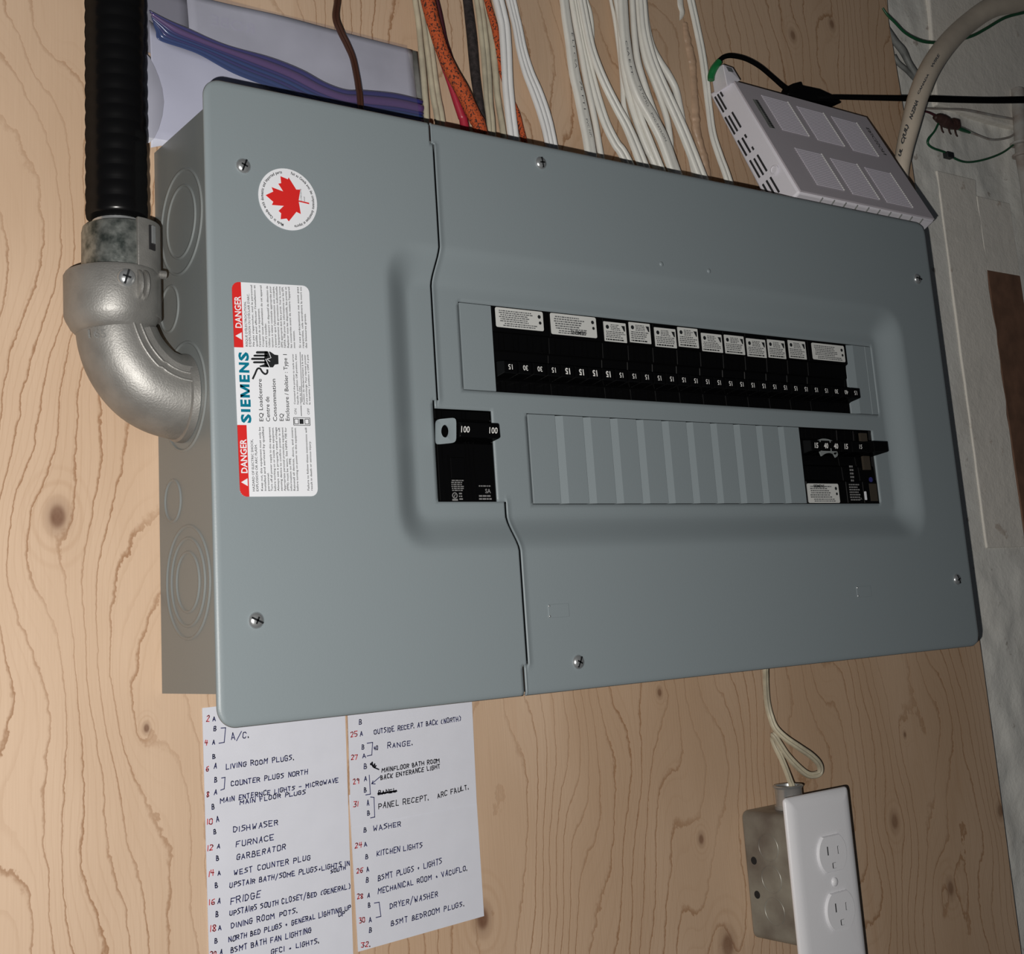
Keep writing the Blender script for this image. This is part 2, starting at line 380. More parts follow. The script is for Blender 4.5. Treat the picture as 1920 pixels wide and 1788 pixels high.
# painted boards on the foundation wall
def wavy(a, b, n=26, amp=0.0015, s=0.0):
    out = []
    for i in range(n + 1):
        t = i / n; u = a[0] + (b[0] - a[0]) * t; v = a[1] + (b[1] - a[1]) * t
        out.append((u + amp * noise.noise(Vector((v * 60, s, 0.3))), v)); 
    return out
g = MB(); g.prism(wavy((0.9345, 0.0915), (0.9372, 0.52), amp=.0006) + wavy((1.010, 0.52), (1.0060, 0.0915), amp=.005, s=4), -0.0300, -0.0231)
tag(build(g, 'trim_1', M['board'], bevel=.0012), 'cream painted upright board on the foundation wall', kind='structure')
g = MB(); g.use(M['brownwood']); g.box(1.009, 1.075, 0.0915, 0.410, -0.0290, -0.0233); g.use(M['board']); g.box(1.009, 1.075, 0.410, 0.50, -0.0290, -0.0233)
tag(build(g, 'trim_2', None, bevel=.001), 'bare brown upright board on the foundation wall', kind='structure')
g = MB(); g.prism([(0.9485, 0.60), (1.40, 0.60), (1.40, 1.05), (0.966, 1.05), (0.9620, 0.735)], -0.030, -0.0185)
tag(build(g, 'trim_3', M['board'], bevel=.002), 'painted wide board high on the foundation wall', kind='structure')
# ------------------------------------------------------------------ electrical panel
PANEL = thing('electrical_panel', w(W_C / 2, 0.0, 0.0), 'large grey steel breaker panel mounted sideways on the plywood, two rows of black breakers', 'electrical panel')
BU0, BU1, BV0, BV1 = 0.0080, W_C - 0.0080, 0.0187, 0.3765
g = MB(); t = 0.0016
g.use(M['greybox'])
g.box(BU0, BU0 + t, BV0, BV1, 0.0006, 0.1020); g.box(BU1 - t, BU1, BV0, BV1, 0.0006, 0.1020)
g.box(BU0 + t, BU1 - t, BV0, BV0 + t, 0.0006, 0.1020); g.box(BU0 + t, BU1 - t, BV1 - t, BV1, 0.0006, 0.1020)
g.use(M['inside']); g.box(BU0 + t, BU1 - t, BV0 + t, BV1 - t, 0.0006, 0.0026)
g.box(BU0 + t, BU0 + 2 * t, BV0 + t, BV1 - t, 0.003, 0.100); g.box(BU0 + 2 * t, BU1 - t, BV0 + t, BV0 + 2 * t, 0.003, 0.100)
build(g, 'enclosure_box', None, PANEL)
g = MB(); g.box(0.140, 0.655, 0.108, 0.288, 0.055, 0.070); build(g, 'gap_shade_block', M['inside'], PANEL)  # black block added so the gaps between breakers look shaded
# knockout rings on the side facing left
for (vc, hc, rr) in ((0.314, 0.046, (0.034, 0.0235)), (0.200, 0.046, (0.034,)), (0.085, 0.046, (0.034, 0.0265, 0.018)), (0.2615, 0.024, (0.0150,)), (0.137, 0.024, (0.0130,))):
    for r in rr:
        ring = [w(BU0, vc + r * math.cos(a * math.pi / 32), hc + r * math.sin(a * math.pi / 32)) for a in range(65)]
        g = MB(); g.sweep(ring, [(-0.0012, -0.0003), (0.0012, -0.0003), (0.0006, 0.0009), (-0.0006, 0.0009)], up=Vector((-1, 0, 0)), cap=False)
        build(g, 'knockout_ring', M['greybox'], PANEL, smooth=True, angle=80)

# cover sheets
RI = (0.1465, 0.6350, 0.1185, 0.2765); RB = 0.0235; RD = 0.0130; RH = HC - RD
def ramp(x):
    x = max(0.0, min(1.0, x)); s = x * x * (3 - 2 * x); return 0.45 * x + 0.55 * s
def cover_h(u, v):
    rc = 0.012
    cx, cy = (RI[0] + RI[1]) / 2, (RI[2] + RI[3]) / 2; hx, hy = (RI[1] - RI[0]) / 2 - rc, (RI[3] - RI[2]) / 2 - rc
    dx, dy = max(abs(u - cx) - hx, 0), max(abs(v - cy) - hy, 0)
    p = 3.0; d = (dx ** p + dy ** p) ** (1 / p) - rc
    h = HC - RD * (1 - ramp(d / RB))
    e = min(u, W_C - u, v, H_C - v)
    if e < 0.0025: h -= 0.0016 * (1 - e / 0.0025) ** 2
    return h
SEAM = ((0.3735, 9, 0.1645), (0.1966, 0.3735, 0.1668), (0.1286, 0.1966, 0.1635), (0.0198, 0.1286, 0.2170), (-9, 0.0198, 0.2135))
def seam(v):
    for a, b, s in SEAM:
        if a <= v < b: return s
WIN_T = (0.1877, 0.6290, 0.2048, 0.2668); WIN_B = (0.2400, 0.6160, 0.1268, 0.1908); WIN_M = (0.1635, 0.2100, 0.1286, 0.1911)
def axis(lo, hi, special, step):
    s = sorted(set([lo, hi] + [q for q in special if lo < q < hi])); out = [s[0]]
    for a, b in zip(s, s[1:]):
        n = max(1, int(math.ceil((b - a) / step)))
        out += [a + (b - a) * k / n for k in range(1, n + 1)]
    return out
GAP = 0.0012
us = [0.0008, 0.0025, 0.012, W_C - 0.012, W_C - 0.0025, W_C - 0.0008] + [q for W_ in (WIN_T, WIN_B, WIN_M) for q in W_[:2]] + [RI[0], RI[0] - RB, RI[1], RI[1] + RB]
for _, _, s in SEAM: us += [s - GAP, s, s + 0.0012, s + 0.0026]
vs_ = [0.0008, 0.0025, 0.012, H_C - 0.012, H_C - 0.0025, H_C - 0.0008] + [q for W_ in (WIN_T, WIN_B, WIN_M) for q in W_[2:]] + [0.3735, 0.1966, 0.1286, 0.0198, 0.3735 + GAP, 0.0198 + GAP]
U_ = axis(0, W_C, us, 0.003); V_ = axis(0, H_C, vs_, 0.003)
def inwin(u, v, Wn): return Wn[0] < u < Wn[1] and Wn[2] < v < Wn[3]
def round_corner(u, v, R=0.012):
    a = 0; b = 0; cu = u; cv = v
    if u < R: a = (R - u) / R; su = -1; bu = R
    elif u > W_C - R: a = (u - W_C + R) / R; su = 1; bu = W_C - R
    else: return u, v
    if v < R: b = (R - v) / R; sv = -1; bv = R
    elif v > H_C - R: b = (v - H_C + R) / R; sv = 1; bv = H_C - R
    else: return u, v
    return bu + su * R * a * math.sqrt(1 - b * b / 2), bv + sv * R * b * math.sqrt(1 - a * a / 2)
def cover(left):
    g = MB(); idx = {}
    def vid(i, j):
        if (i, j) not in idx:
            u, v = U_[i], V_[j]; h = cover_h(u, v)
            sm = min(abs(u - s) for a, b, s in SEAM if a - 1e-6 <= v <= b + 1e-6)
            s_ = [s for a, b, s in SEAM if a - 1e-6 <= v <= b + 1e-6]
            if not left:
                d = min((u - s for s in s_ if u - s > -1e-6), default=9)
                if d < 0.0027 and not (WIN_M[2] < v < WIN_M[3]): h += 0.0009 * (1.0 if d < 0.0013 else 0.0)
            ru, rv = round_corner(u, v)
            idx[(i, j)] = len(g.v); g.v.append(w(ru, rv, h))
        return idx[(i, j)]
    for j in range(len(V_) - 1):
        for i in range(len(U_) - 1):
            uc, vc = (U_[i] + U_[i + 1]) / 2, (V_[j] + V_[j + 1]) / 2
            if any(inwin(uc, vc, q) for q in (WIN_T, WIN_B, WIN_M)): continue
            s = seam(vc)
            if left and uc > s - GAP: continue
            if not left and uc < s: continue
            g.f.append((vid(i, j), vid(i + 1, j), vid(i + 1, j + 1), vid(i, j + 1)))
    o = build(g, 'cover_plate', M['grey'], PANEL, smooth=True, angle=40)
    # face normals outwards
    me = o.data
    if sum(p.normal.y * p.area for p in me.polygons) > 0: me.flip_normals()
    s = o.modifiers.new('s', 'SOLIDIFY'); s.thickness = 0.0015; s.offset = -1
    return o
cl = cover(True); cl['label'] = 'smaller left grey cover sheet carrying the stickers'
crr = cover(False); crr['label'] = 'larger grey cover sheet with the two breaker openings'

# screws
def screw_bm(c, n, r, hgt, rot):
    g = MB(); g.use(M['steel'])
    g.lathe(c, n, [(r, 0), (r, hgt * .25), (r * .93, hgt * .5), (r * .75, hgt * .8), (r * .45, hgt), (0.0003, hgt * 1.05)], 22)
    n = Vector(n).normalized(); a = n.orthogonal().normalized(); a.rotate(Matrix.Rotation(rot, 3, n)); b = n.cross(a)
    g.use(M['screwslot'])
    for (e, f, ln) in ((a, b, .80), (b, a, .45)):
        pts = [Vector(c) + e * (r * ln * sx) + f * (r * .11 * sy) for sx, sy in ((-1, -1), (1, -1), (1, 1), (-1, 1))]
        g.hexa([q + n * hgt * .5 for q in pts], [q + n * hgt * 1.09 for q in pts])
    return g
for i, (su, sv) in enumerate(((0.0248, 0.3346), (0.0248, 0.0587), (0.2592, 0.3747), (0.2592, 0.0184), (0.6915, 0.3324), (0.6915, 0.0584))):
    build(screw_bm(w(su, sv, HC - .0002), (0, -1, 0), 0.0048, 0.0026, (0.4, 1.9, 0.9, 0.3, 2.2, 1.2)[i]), 'cover_screw', None, PANEL, smooth=True, angle=50)
for su, sv in ((0.3704, 0.3106), (0.4214, 0.3106)):
    g = MB(); g.lathe(w(su, sv, HC - .0001), (0, -1, 0), [(0.0020, 0), (0.0019, .0004), (0.0012, .0009), (0.0002, .0011)], 16)
    build(g, 'rivet', M['grey'], PANEL, smooth=True, angle=80)
for a, b, c, d in ((0.2365, 0.2548, 0.0488, 0.0580), (0.5550, 0.5735, 0.0486, 0.0576)):
    g = MB(); e = 0.0007
    g.prism([(a, c), (b, c), (b, d), (a, d)], HC - .001, HC + .0003); build(g, 'door_catch_tab', M['grey'], PANEL, bevel=.0005)
    for q in (c + .0012, d - .0012):
        g = MB(); g.lathe(w(a + .001, q, HC), (0, -1, 0), [(0.0009, 0), (0.0007, .0008), (.0002, .001)], 10); build(g, 'tab_rivet', M['steel'], PANEL, smooth=True, angle=80)

# filler plates
def filler(ua, ub, va, vb, rampw=0.0062, name='filler_plate'):
    g = MB(); a, b = ua, ub - 0.00035; h1 = RH - 0.0002; h0 = h1 - (0.0026 if rampw else 0)
    prof = [(a, h0), (a + rampw, h1), (b, h1), (b, h1 - 0.004), (a, h1 - 0.004)] if rampw else [(a, h1), (b, h1), (b, h1 - .004), (a, h1 - .004)]
    n = len(prof)
    g.add([w(p, va, q) for p, q in prof] + [w(p, vb, q) for p, q in prof], [tuple(range(n)), tuple(range(n, 2 * n))[::-1]] + [(i, (i + 1) % n, (i + 1) % n + n, i + n) for i in range(n)])
    return build(g, name, M['grey'], PANEL, bevel=.0002, seg=1)
filler(0.1888, 0.2158, 0.2053, 0.2664, 0); filler(0.5952, 0.6205, 0.2053, 0.2664, .009); filler(0.6205, 0.6286, 0.2053, 0.2664, 0)
fu = [0.2412] + [0.2400 + 0.02568 * k for k in range(1, 12)]
for k in range(11): filler(fu[k], fu[k + 1], 0.1273, 0.1904, 0 if k == 0 else 0.0068)

# ---- breakers
def lab_scribble(g, a, b, c, d, h, rows, seed, ink=None, flip=False):
    """unreadably small print: rows of word shapes inside a label"""
    rnd = random.Random(seed); g.use(ink or M['ink_soft'])
    for r in range(rows):
        y = c + (d - c) * (r + .5) / rows; x = a + (b - a) * rnd.uniform(0, .05); th = (d - c) / rows * .26
        end = b - (b - a) * rnd.uniform(0, .25)
        while x < end:
            L = rnd.uniform(.0008, .0030)
            if x + L > b: break
            g.prism([(x, y - th), (x + L, y - th), (x + L, y + th), (x, y + th)], h, h + .00005); x += L + .0005
def rr_pts(a, b, c, d, r, n=5):
    out = []
    for (cx, cy, s) in ((b - r, d - r, 0), (a + r, d - r, 1), (a + r, c + r, 2), (b - r, c + r, 3)):
        for k in range(n + 1):
            t = math.pi / 2 * (s + k / n); out.append((cx + r * math.cos(t), cy + r * math.sin(t)))
    return out
SL0 = 0.2157; SP = 0.02529
def breaker(ua, ub, top, ratings, label, lq=None, big=False, grooves=True, name='circuit_breaker', seed=0, bold=False, hh=0.1016):
    vb, vt = (0.2050, 0.2664) if top else (0.1272, 0.1905)
    F_ = lambda v: v if top else (vb + vt - v)              # written for the top row, mirrored for the lower one
    if not top: vt, vb = 0.1905, 0.1272
    lo, hi = (0.2050, 0.2664)
    sc = (vt - vb) / (hi - lo)
    G = (lambda v: v) if top else (lambda v: vt - (v - lo) * sc)
    g = MB(); a, b = ua + .00025, ub - .00025
    prof = [(hi, 0.078), (hi, 0.0920), (0.2485, 0.0920), (0.2475, 0.0898), (0.2360, 0.0892), (0.2350, 0.0875), (0.2275, 0.0868), (0.2265, 0.0905), (0.2150, 0.0905), (0.2140, 0.0880), (lo, 0.0884), (lo, 0.078)]
    n = len(prof)
    g.add([w(a, G(v), h) for v, h in prof] + [w(b, G(v), h) for v, h in prof], [tuple(range(n)), tuple(range(n, 2 * n))[::-1]] + [(i, (i + 1) % n, (i + 1) % n + n, i + n) for i in range(n)])
    br = build(g, name, M['black'], PANEL, bevel=.0004, seg=1)
    if label: br['label'] = label
    k = len(ratings); wd_ = (ub - ua) / k
    for i, rt in enumerate(ratings):
        x0 = ua + wd_ * i
        g = MB(); p = .0012
        c0, c1 = G(0.2158), G(0.2262)
        if c0 > c1: c0, c1 = c1, c0
        g.hexa([w(x0 + p * .4, c0 - .001, .089), w(x0 + wd_ - p * .4, c0 - .001, .089), w(x0 + wd_ - p * .4, c1 + .001, .089), w(x0 + p * .4, c1 + .001, .089)],
               [w(x0 + p * .6, c0 + .001, hh), w(x0 + wd_ - p * .6, c0 + .001, hh), w(x0 + wd_ - p * .6, c1 - .001, hh), w(x0 + p * .6, c1 - .001, hh)])
        build(g, 'handle', M['blacks'], br, bevel=.0006, seg=2)
        if rt:
            g = MB(); cu = x0 + wd_ / 2; cv = (c0 + c1) / 2; s = -1 if top else 1
            th = .0042 if bold else .0036; tw = th * 1.25 if len(rt) == 2 else th * 1.9
            put_text(g, rt, plane_fn(cu - s * tw / 2, cv - s * th / 2, (s, 0), (s * (0.10 if not top else -.05), s), hh + .0001), 0, 0, th, width=tw, bold=.03 if bold else .01)
            build(g, 'rating_digits', M['print_white'], br)
        # moulded ridges beside the handles
        g = MB()
        for (q0, q1, hx) in ((0.2052, 0.2128, 0.0884), (0.2366, 0.2470, 0.0896)):
            e = sorted((G(q0), G(q1)))
            g.box(x0 + wd_ * .50 - .0005, x0 + wd_ * .50 + .0004, e[0], e[1], hx - .001, hx + .0009)
            if grooves: g.box(x0 + wd_ * .86 - .0004, x0 + wd_ * .86 + .0003, e[0], e[1], hx - .001, hx + .0006)
        build(g, 'moulded_ribs', M['blacks'], br, kind='stuff')
    if lq:
        x0, y0, x1, y1 = lq
        pa = P(x0, y0, .0922); pb = P(x1, y1, .0922)
        la, lb, lc, ld = pa[0], pb[0], pb[1], pa[1]
        la = max(la, ua + .0007)
        lb = min(lb, ub - .0006)
        g = MB(); g.prism(rr_pts(la, lb, lc, ld, .0014 if big else .0006), .0919, .0922)
        lbx = build(g, 'rating_label', M['lab2'], br)
        g = MB(); e = .0012
        # certification marks in the corners
        mk = MB(); mk.use(M['ink'])
        if not big:
            mk.disc(w(la + .0036, ld - .0040, .0922), (0, -1, 0), .0016, 0, .0001, 14)
            mk.prism([(lb - .0046, ld - .0022), (lb - .0012, ld - .0022), (lb - .0012, ld - .0064), (lb - .0022, ld - .0064)], .0922, .0923)
            lab_scribble(mk, la + .0065, lb - .0055, ld - .0065, ld - .0015, .0922, 4, seed)
            lab_scribble(mk, la + e, lb - e, lc + .0028, ld - .0068, .0922, 4, seed + 5)
            lab_scribble(mk, la + e, lb - e, lc + .0006, lc + .0026, .0922, 1, seed + 9, M['ink'])
        else:
            lab_scribble(mk, la + .003, lb - .009, lc + .004, ld - .0015, .0922, 6, seed)
            lab_scribble(mk, la + .006, lb - .003, lc + .0008, lc + .0038, .0922, 2, seed + 3)
            mk.use(M['ink']); mk.disc(w(lb - .0035, ld - .004, .0922), (0, -1, 0), .0014, 0, .0001, 14); mk.disc(w(lb - .0030, ld - .0085, .0922), (0, -1, 0), .0012, 0, .0001, 14)
        if seed in (22, 90):
            mk.use(M['ink'])
            if seed == 22: put_text(mk, 'SIEMENS', plane_fn(lb - .0105, lc + .0040, (-1, 0), (0, -1), .0923), 0, 0, .0026, width=.0145, bold=.03)
            else: put_text(mk, 'SIEMENS', plane_fn(la + .008, ld - .0032, (1, 0), (0, 1), .0923), 0, 0, .0022, width=.0135, bold=.04)
        build(mk, 'label_print', None, br, kind='stuff')
    return br
def sl(k): return SL0 + SP * k
ords = ['first', 'second', 'third', 'fourth', 'fifth', 'sixth', 'seventh', 'eighth', 'ninth']
breaker(sl(0), sl(2), True, ['15', '30', '30', '15'], None, (928, 575, 1020, 621), True, seed=11)
breaker(sl(2), sl(4), True, ['15', '15', '15', '15'], 'double-width breaker with the maker name upside down on its label', (1031, 586, 1120, 634), True, seed=22, bold=True)
LQ = [(1131, 602, 1176, 643), (1177, 603, 1221.5, 645), (1226, 613, 1269.5, 653), (1268.5, 612.5, 1311, 653), (1314, 623.5, 1356, 661.5), (1357, 627, 1397.5, 665.5), (1398.5, 633.5, 1438, 671), (1437, 635.6, 1474.5, 673), (1476, 637, 1513, 674)]
for k in range(9): breaker(sl(4 + k), sl(5 + k), True, ['15', '15'], None, LQ[k], seed=30 + k)
breaker(sl(13), sl(15), True, ['15', '30', '40', '15'], None, (1521, 642, 1585.5, 679), True, seed=44)
# lower right group
lw = (0.5232, 0.5732, 0.5950, 0.6150)
bq = breaker(lw[0], lw[1], False, ['15', '40', '40', '15'], 'double-width breaker with a handle tie in the lower row', (1511, 906, 1575.5, 942.5), True, seed=90, bold=True)
b1 = breaker(lw[1], lw[2], False, ['15'], None, seed=91, hh=.1030)
b2 = breaker(lw[2], lw[3], False, [''], None, seed=92, hh=.1085)
# handle tie: two grey arcs over the middle 40 handles
for (pts, wd_, nm) in (([(1531, 828), (1540, 825), (1551, 826), (1561, 830)], .0011, 'handle_tie'), ([(1537, 851), (1545, 846), (1556, 845), (1566, 850), (1563, 854)], .0020, 'handle_tie')):
    g = MB(); path = cr([w(*P(a, b, .1000)[:2], .1000) for a, b in pts], 6)
    g.sweep(path, [(-wd_, 0), (wd_, 0), (wd_, .0012), (-wd_, .0012)]); build(g, nm, M['greybox'], bq, smooth=True)
# printing on the two arc-fault breakers
g = MB(); lab_scribble(g, .5765, .5915, .1290, .1440, .0923, 7, 5, M['print_grey']); put_text(g, 'SA', plane_fn(.5885, .130, (1, 0), (0, 1), .0924), 0, 0, .002); lab_scribble(g, .5800, .5850, .1450, .1600, .0922, 5, 6, M['print_grey'])
build(g, 'label_print', None, b1, kind='stuff')
g = MB(); g.use(M['darkbrown_print']); g.box(.6000, .6085, .1560, .1880, .0900, .0923); build(g, 'brown_label', None, b2)
g = MB(); g.use(M['darkbrown_print']); g.box(.6035, .6130, .1290, .1440, .0915, .0923); build(g, 'brown_label', None, b2)
g = MB(); g.use(M['lab']); pa = P(1622, 921, .0924); pb = P(1626, 937, .0924); g.prism(rr_pts(pa[0] - .001, pb[0], pb[1], pa[1], .0006), .0915, .0925); build(g, 'indicator', None, b2)
g = MB(); g.use(M['zip_n']); g.disc(w(.6065, .1475, .0920), (0, -1, 0), .0022, 0, .0006, 16); build(g, 'test_button', None, b2)

# main breaker
mb_ = MB(); mu0, mu1, mv0, mv1 = 0.1640, 0.2094, 0.1290, 0.1906
prof = [(mv1, .075), (mv1, .0905), (.1845, .0905), (.1840, .0885), (.1690, .0885), (.1680, .0915), (mv0, .0915), (mv0, .075)]; n = len(prof)
mb_.add([w(mu0, v, h) for v, h in prof] + [w(mu1, v, h) for v, h in prof], [tuple(range(n)), tuple(range(n, 2 * n))[::-1]] + [(i, (i + 1) % n, (i + 1) % n + n, i + n) for i in range(n)])
MAIN = build(mb_, 'main_breaker', M['black'], PANEL, bevel=.0006, label='two-pole main breaker marked 100')
g = MB(); g.hexa([w(.1745, .1690, .088), w(.2095, .1690, .088), w(.2095, .1830, .088), w(.1745, .1830, .088)], [w(.1755, .1705, .1025), w(.2088, .1705, .1025), w(.2080, .1805, .1030), w(.1765, .1805, .1030)])
hd = build(g, 'handle', M['blacks'], MAIN, bevel=.0012, seg=3)
for x in (.1752, .1980):
    g = MB(); put_text(g, '100', plane_fn(x, .1735, (1, 0), (.12, 1), .1032), 0, 0, .0042, width=.0078, bold=.01); build(g, 'rating_digits', M['print_white'], MAIN)
g = MB()
for x, a, b in ((.1680, .1295, .1685), (.1722, .1295, .1600), (.1865, .1295, .1690), (.1892, .1295, .1690), (.1930, .1295, .1690), (.1860, .1850, .1903), (.1890, .1850, .1903), (.1660, .1850, .1903), (.1700, .1850, .1903)):
    g.box(x - .0003, x + .0003, a, b, .0895 if a > .18 else .0905, .0925 if a < .18 else .0915)
build(g, 'moulded_ribs', M['blacks'], MAIN, kind='stuff')
g = MB(); g.box(.1735, .1850, .1440, .1585, .0895, .0923); build(g, 'trip_window', M['blacks'], MAIN, bevel=.0006)
g = MB(); lab_scribble(g, .1735, .1835, .1355, .1435, .0919, 6, 77, M['print_grey']); lab_scribble(g, .1790, .1830, .1295, .1350, .0919, 3, 78, M['print_grey'])
g.use(M['print_grey'])
rg = [w(.1758 + .0018 * math.cos(a * math.pi / 10), .1328 + .0018 * math.sin(a * math.pi / 10), .0917) for a in range(21)]
g.sweep(rg, [(-.0003, 0), (.0003, 0), (.0003, .0003), (-.0003, .0003)], cap=False)
g.box(.1738, .1780, .1293, .1305, .0915, .0919); g.prism([(.1750, .1318), (.1755, .1318), (.1766, .1338), (.1761, .1338)], .0915, .0919)
lab_scribble(g, .1955, .2065, .1385, .1400, .0919, 1, 79, M['print_grey']); lab_scribble(g, .1950, .2060, .1295, .1335, .0919, 2, 80, M['print_grey'])
g.use(M['print_grey']); put_text(g, 'SA', plane_fn(.2005, .1345, (1, 0), (0, 1), .0919), 0, 0, .0028, bold=.02)
build(g, 'label_print', None, MAIN, kind='stuff')
# padlock tab with a hole, folded out of the left cover sheet
TH = lambda t: .0930 + .0135 * min(1, max(0, t))            # the tab leans outwards from the left sheet
def tabp(x, y, dz=0):
    t = (x - 816) / 38.0; h = TH(t); p = P(x, y, h); return w(p[0], p[1], h + dz)
NT = 48; hx_, hy_ = 833.0, 808.5; outer = []; inner = []
for i in range(NT):
    a = 2 * math.pi * i / NT; c_, s_ = math.cos(a), math.sin(a)
    L = 1 / (abs(c_ / (20.5 if c_ > 0 else 17.0)) ** 7 + abs(s_ / 23.5) ** 7) ** (1 / 7)
    outer.append((hx_ + L * c_, hy_ + L * s_ - L * c_ * .10)); inner.append((hx_ + 7.6 * c_, hy_ + 12.0 * s_))
g = MB(); no = NT
for dz in (0, .0013): g.v += [tabp(x, y, dz) for x, y in outer] + [tabp(x, y, dz) for x, y in inner]
for i in range(no):
    j = (i + 1) % no; k = 2 * no
    g.f += [(i, j, no + j, no + i), (k + i, k + no + i, k + no + j, k + j), (i, k + i, k + j, j), (no + i, no + j, k + no + j, k + no + i)]
build(g, 'padlock_tab', M['grey'], PANEL, smooth=True, angle=40)

# ---- danger sticker
q_TL, q_TR, q_BR, q_BL = (0.0151, 0.2597), (0.0668, 0.2623), (0.0675, 0.1305), (0.0169, 0.1301)
LA, LB = 130.0, 51.0
def dl(a, b, h=HC + .0004):
    s, t_ = a / LA, b / LB
    u = (q_BL[0] * (1 - t_) + q_BR[0] * t_) * (1 - s) + (q_TL[0] * (1 - t_) + q_TR[0] * t_) * s
    v = (q_BL[1] * (1 - t_) + q_BR[1] * t_) * (1 - s) + (q_TL[1] * (1 - t_) + q_TR[1] * t_) * s
    return w(u, v, h)
def dpoly(g, pts, h0=HC + .0001, h1=HC + .00035): g.hexa([dl(a, b, h0) for a, b in pts], [dl(a, b, h1) for a, b in pts])
g = MB(); dpoly(g, rr_pts(0, LA, 0, LB, 4.5), HC - .0002, HC + .0003); DS = build(g, 'danger_sticker', M['lab'], PANEL)
DS['label'] = 'white sticker with red danger bars and black small print'
g = MB()
def arc_c(cx, cy, r, a0, a1, n=6): return [(cx + r * math.cos(math.radians(a0 + (a1 - a0) * k / n)), cy + r * math.sin(math.radians(a0 + (a1 - a0) * k / n))) for k in range(n + 1)]
dpoly(g, arc_c(4.5, 4.5, 4.5, 180, 270) + [(42.5, 0), (42.5, 5.8), (0, 5.8)], HC, HC + .00036)
build(g, 'red_bar', M['red'], DS); g = MB()
dpoly(g, [(89.5, 0)] + arc_c(125.5, 4.5, 4.5, -90, 0) + [(130, 5.8), (89.5, 5.8)], HC, HC + .00036)
build(g, 'red_bar', M['red'], DS)
tf = lambda h: (lambda x, y: dl(x, -y, h))                 # text runs up the sticker; letter tops face the sticker's left edge
T5 = tf(HC + .0005)
def dt(g, s, a, b, hgt, width=None, bold=0.0, maxw=None): put_text(g, s, T5, a, -b, hgt, width, bold, maxw)
g = MB(); dt(g, 'DANGER', 13.6, 5.1, 3.9, 20.5, .02); dt(g, 'DANGER', 101.2, 5.1, 3.9, 20.0, .02)
for a in (6.2, 94.2): dpoly(g, [(a, 5.0), (a + 4.6, 5.0), (a + 2.3, 0.9)], HC + .0003, HC + .0005)
build(g, 'white_lettering', M['lab'], DS)
g = MB(); a = 43.7
for ch, wl in (('S', 5.6), ('I', 2.2), ('E', 5.0), ('M', 8.4), ('E', 5.0), ('N', 6.8), ('S', 5.6)):
    if ch == 'M':
        lt, rb, sw = 8.6, 2.6, 1.65; x0, x1 = a + .2, a + wl - .2
        for q in ([(x0, lt), (x0 + sw, lt), (x0 + sw, rb), (x0, rb)], [(x1 - sw, lt), (x1, lt), (x1, rb), (x1 - sw, rb)],
                  [(x0, rb), (x0 + 2.0, rb), ((x0 + x1) / 2 + .8, lt), ((x0 + x1) / 2 - .8, lt)], [(x1 - 2.0, rb), (x1, rb), ((x0 + x1) / 2 + .8, lt), ((x0 + x1) / 2 - .8, lt)]):
            dpoly(g, q, HC + .00034, HC + .0005)
    elif ch == 'I': dpoly(g, [(a + .25, 8.6), (a + 1.95, 8.6), (a + 1.95, 2.6), (a + .25, 2.6)], HC + .00034, HC + .0005)
    else: dt(g, ch, a + .1, 8.55, 5.9, wl - .3, .045)
    a += wl + .77
build(g, 'maker_name', M['teal'], DS)
g = MB()
for s, a, b in (('EQ Loadcentre', 44.6, 16.6), ('Centre de', 44.6, 21.0), ('Consommation', 44.8, 25.6), ('EQ', 45.0, 29.9), ('Enclosure / Boîtier : Type 1', 45.2, 33.9)):
    dt(g, s, a, b, 2.55, {'EQ Loadcentre': 26, 'Consommation': 26, 'Enclosure / Boîtier : Type 1': 41}.get(s), .008)
lowt = ['HAZARD OF ELECTRIC SHOCK,', 'EXPLOSION OR ARC FLASH.']
for i, s in enumerate(lowt): dt(g, s, 3.0, 9.4 + i * 2.35, 1.45, (31, 28)[i], .01)
body = ['Keep out, this equipment must only be', 'installed and serviced by qualified', 'personnel.', 'Turn off all power supply to this equipment', 'before working on or inside the equipment.', 'Always use a properly rated voltage',
        'sensing device to confirm power is off.', 'Appropriate personal protective equipment', '(PPE) must be worn. See NFPA 70E for', 'information on PPE.', 'Reinstall all devices, doors, and covers', 'before turning on power to this equipment.']
for i, s in enumerate(body): dt(g, s, 3.2, 14.6 + i * 2.12, 1.25, 11 if i == 2 else (20 if i == 9 else 38.2), .012)
for i, s in enumerate(['Failure to follow these instructions will', 'result in death or serious injury.']): dt(g, s, 3.3, 45.2 + i * 2.2, 1.3, (38, 30)[i], .01)
fr = ["RISQUE D'ÉLECTROCUTION,", "D'EXPLOSION OU D'ÉCLAIR D'ARC."]
for i, s in enumerate(fr): dt(g, s, 90.0, 8.6 + i * 2.2, 1.4, (28, 33)[i], .01)
fb = ["Ne pas s'approcher, seul le personnel", "qualifié peut effectuer l'installation et", "l'entretien de cet équipement.", "Couper toute alimentation de cet appareil", "avant d'y travailler.", 'Utiliser toujours un dispositif de détection de',
      'tension à valeur nominale appropriée pour', "s'assurer que l'alimentation est coupée.", "L'équipement de protection individuelle", '(EPI) approprié doit être porté. Voir la norme', 'NFPA 70E pour les informations sur les EPI.', 'Replacer tous les dispositifs, les portes et', 'les couvercles avant de mettre l\'appareil', 'sous tension.']
for i, s in enumerate(fb): dt(g, s, 90.2, 12.9 + i * 2.06, 1.2, {2: 24, 4: 15, 13: 11}.get(i, 38.3), .012)
for i, s in enumerate(['Si ces précautions ne sont pas', 'respectées, cela entraînera la mort ou', 'des blessures graves.']): dt(g, s, 90.4, 43.6 + i * 2.1, 1.25, (38.5, 38.5, 22)[i], .01)
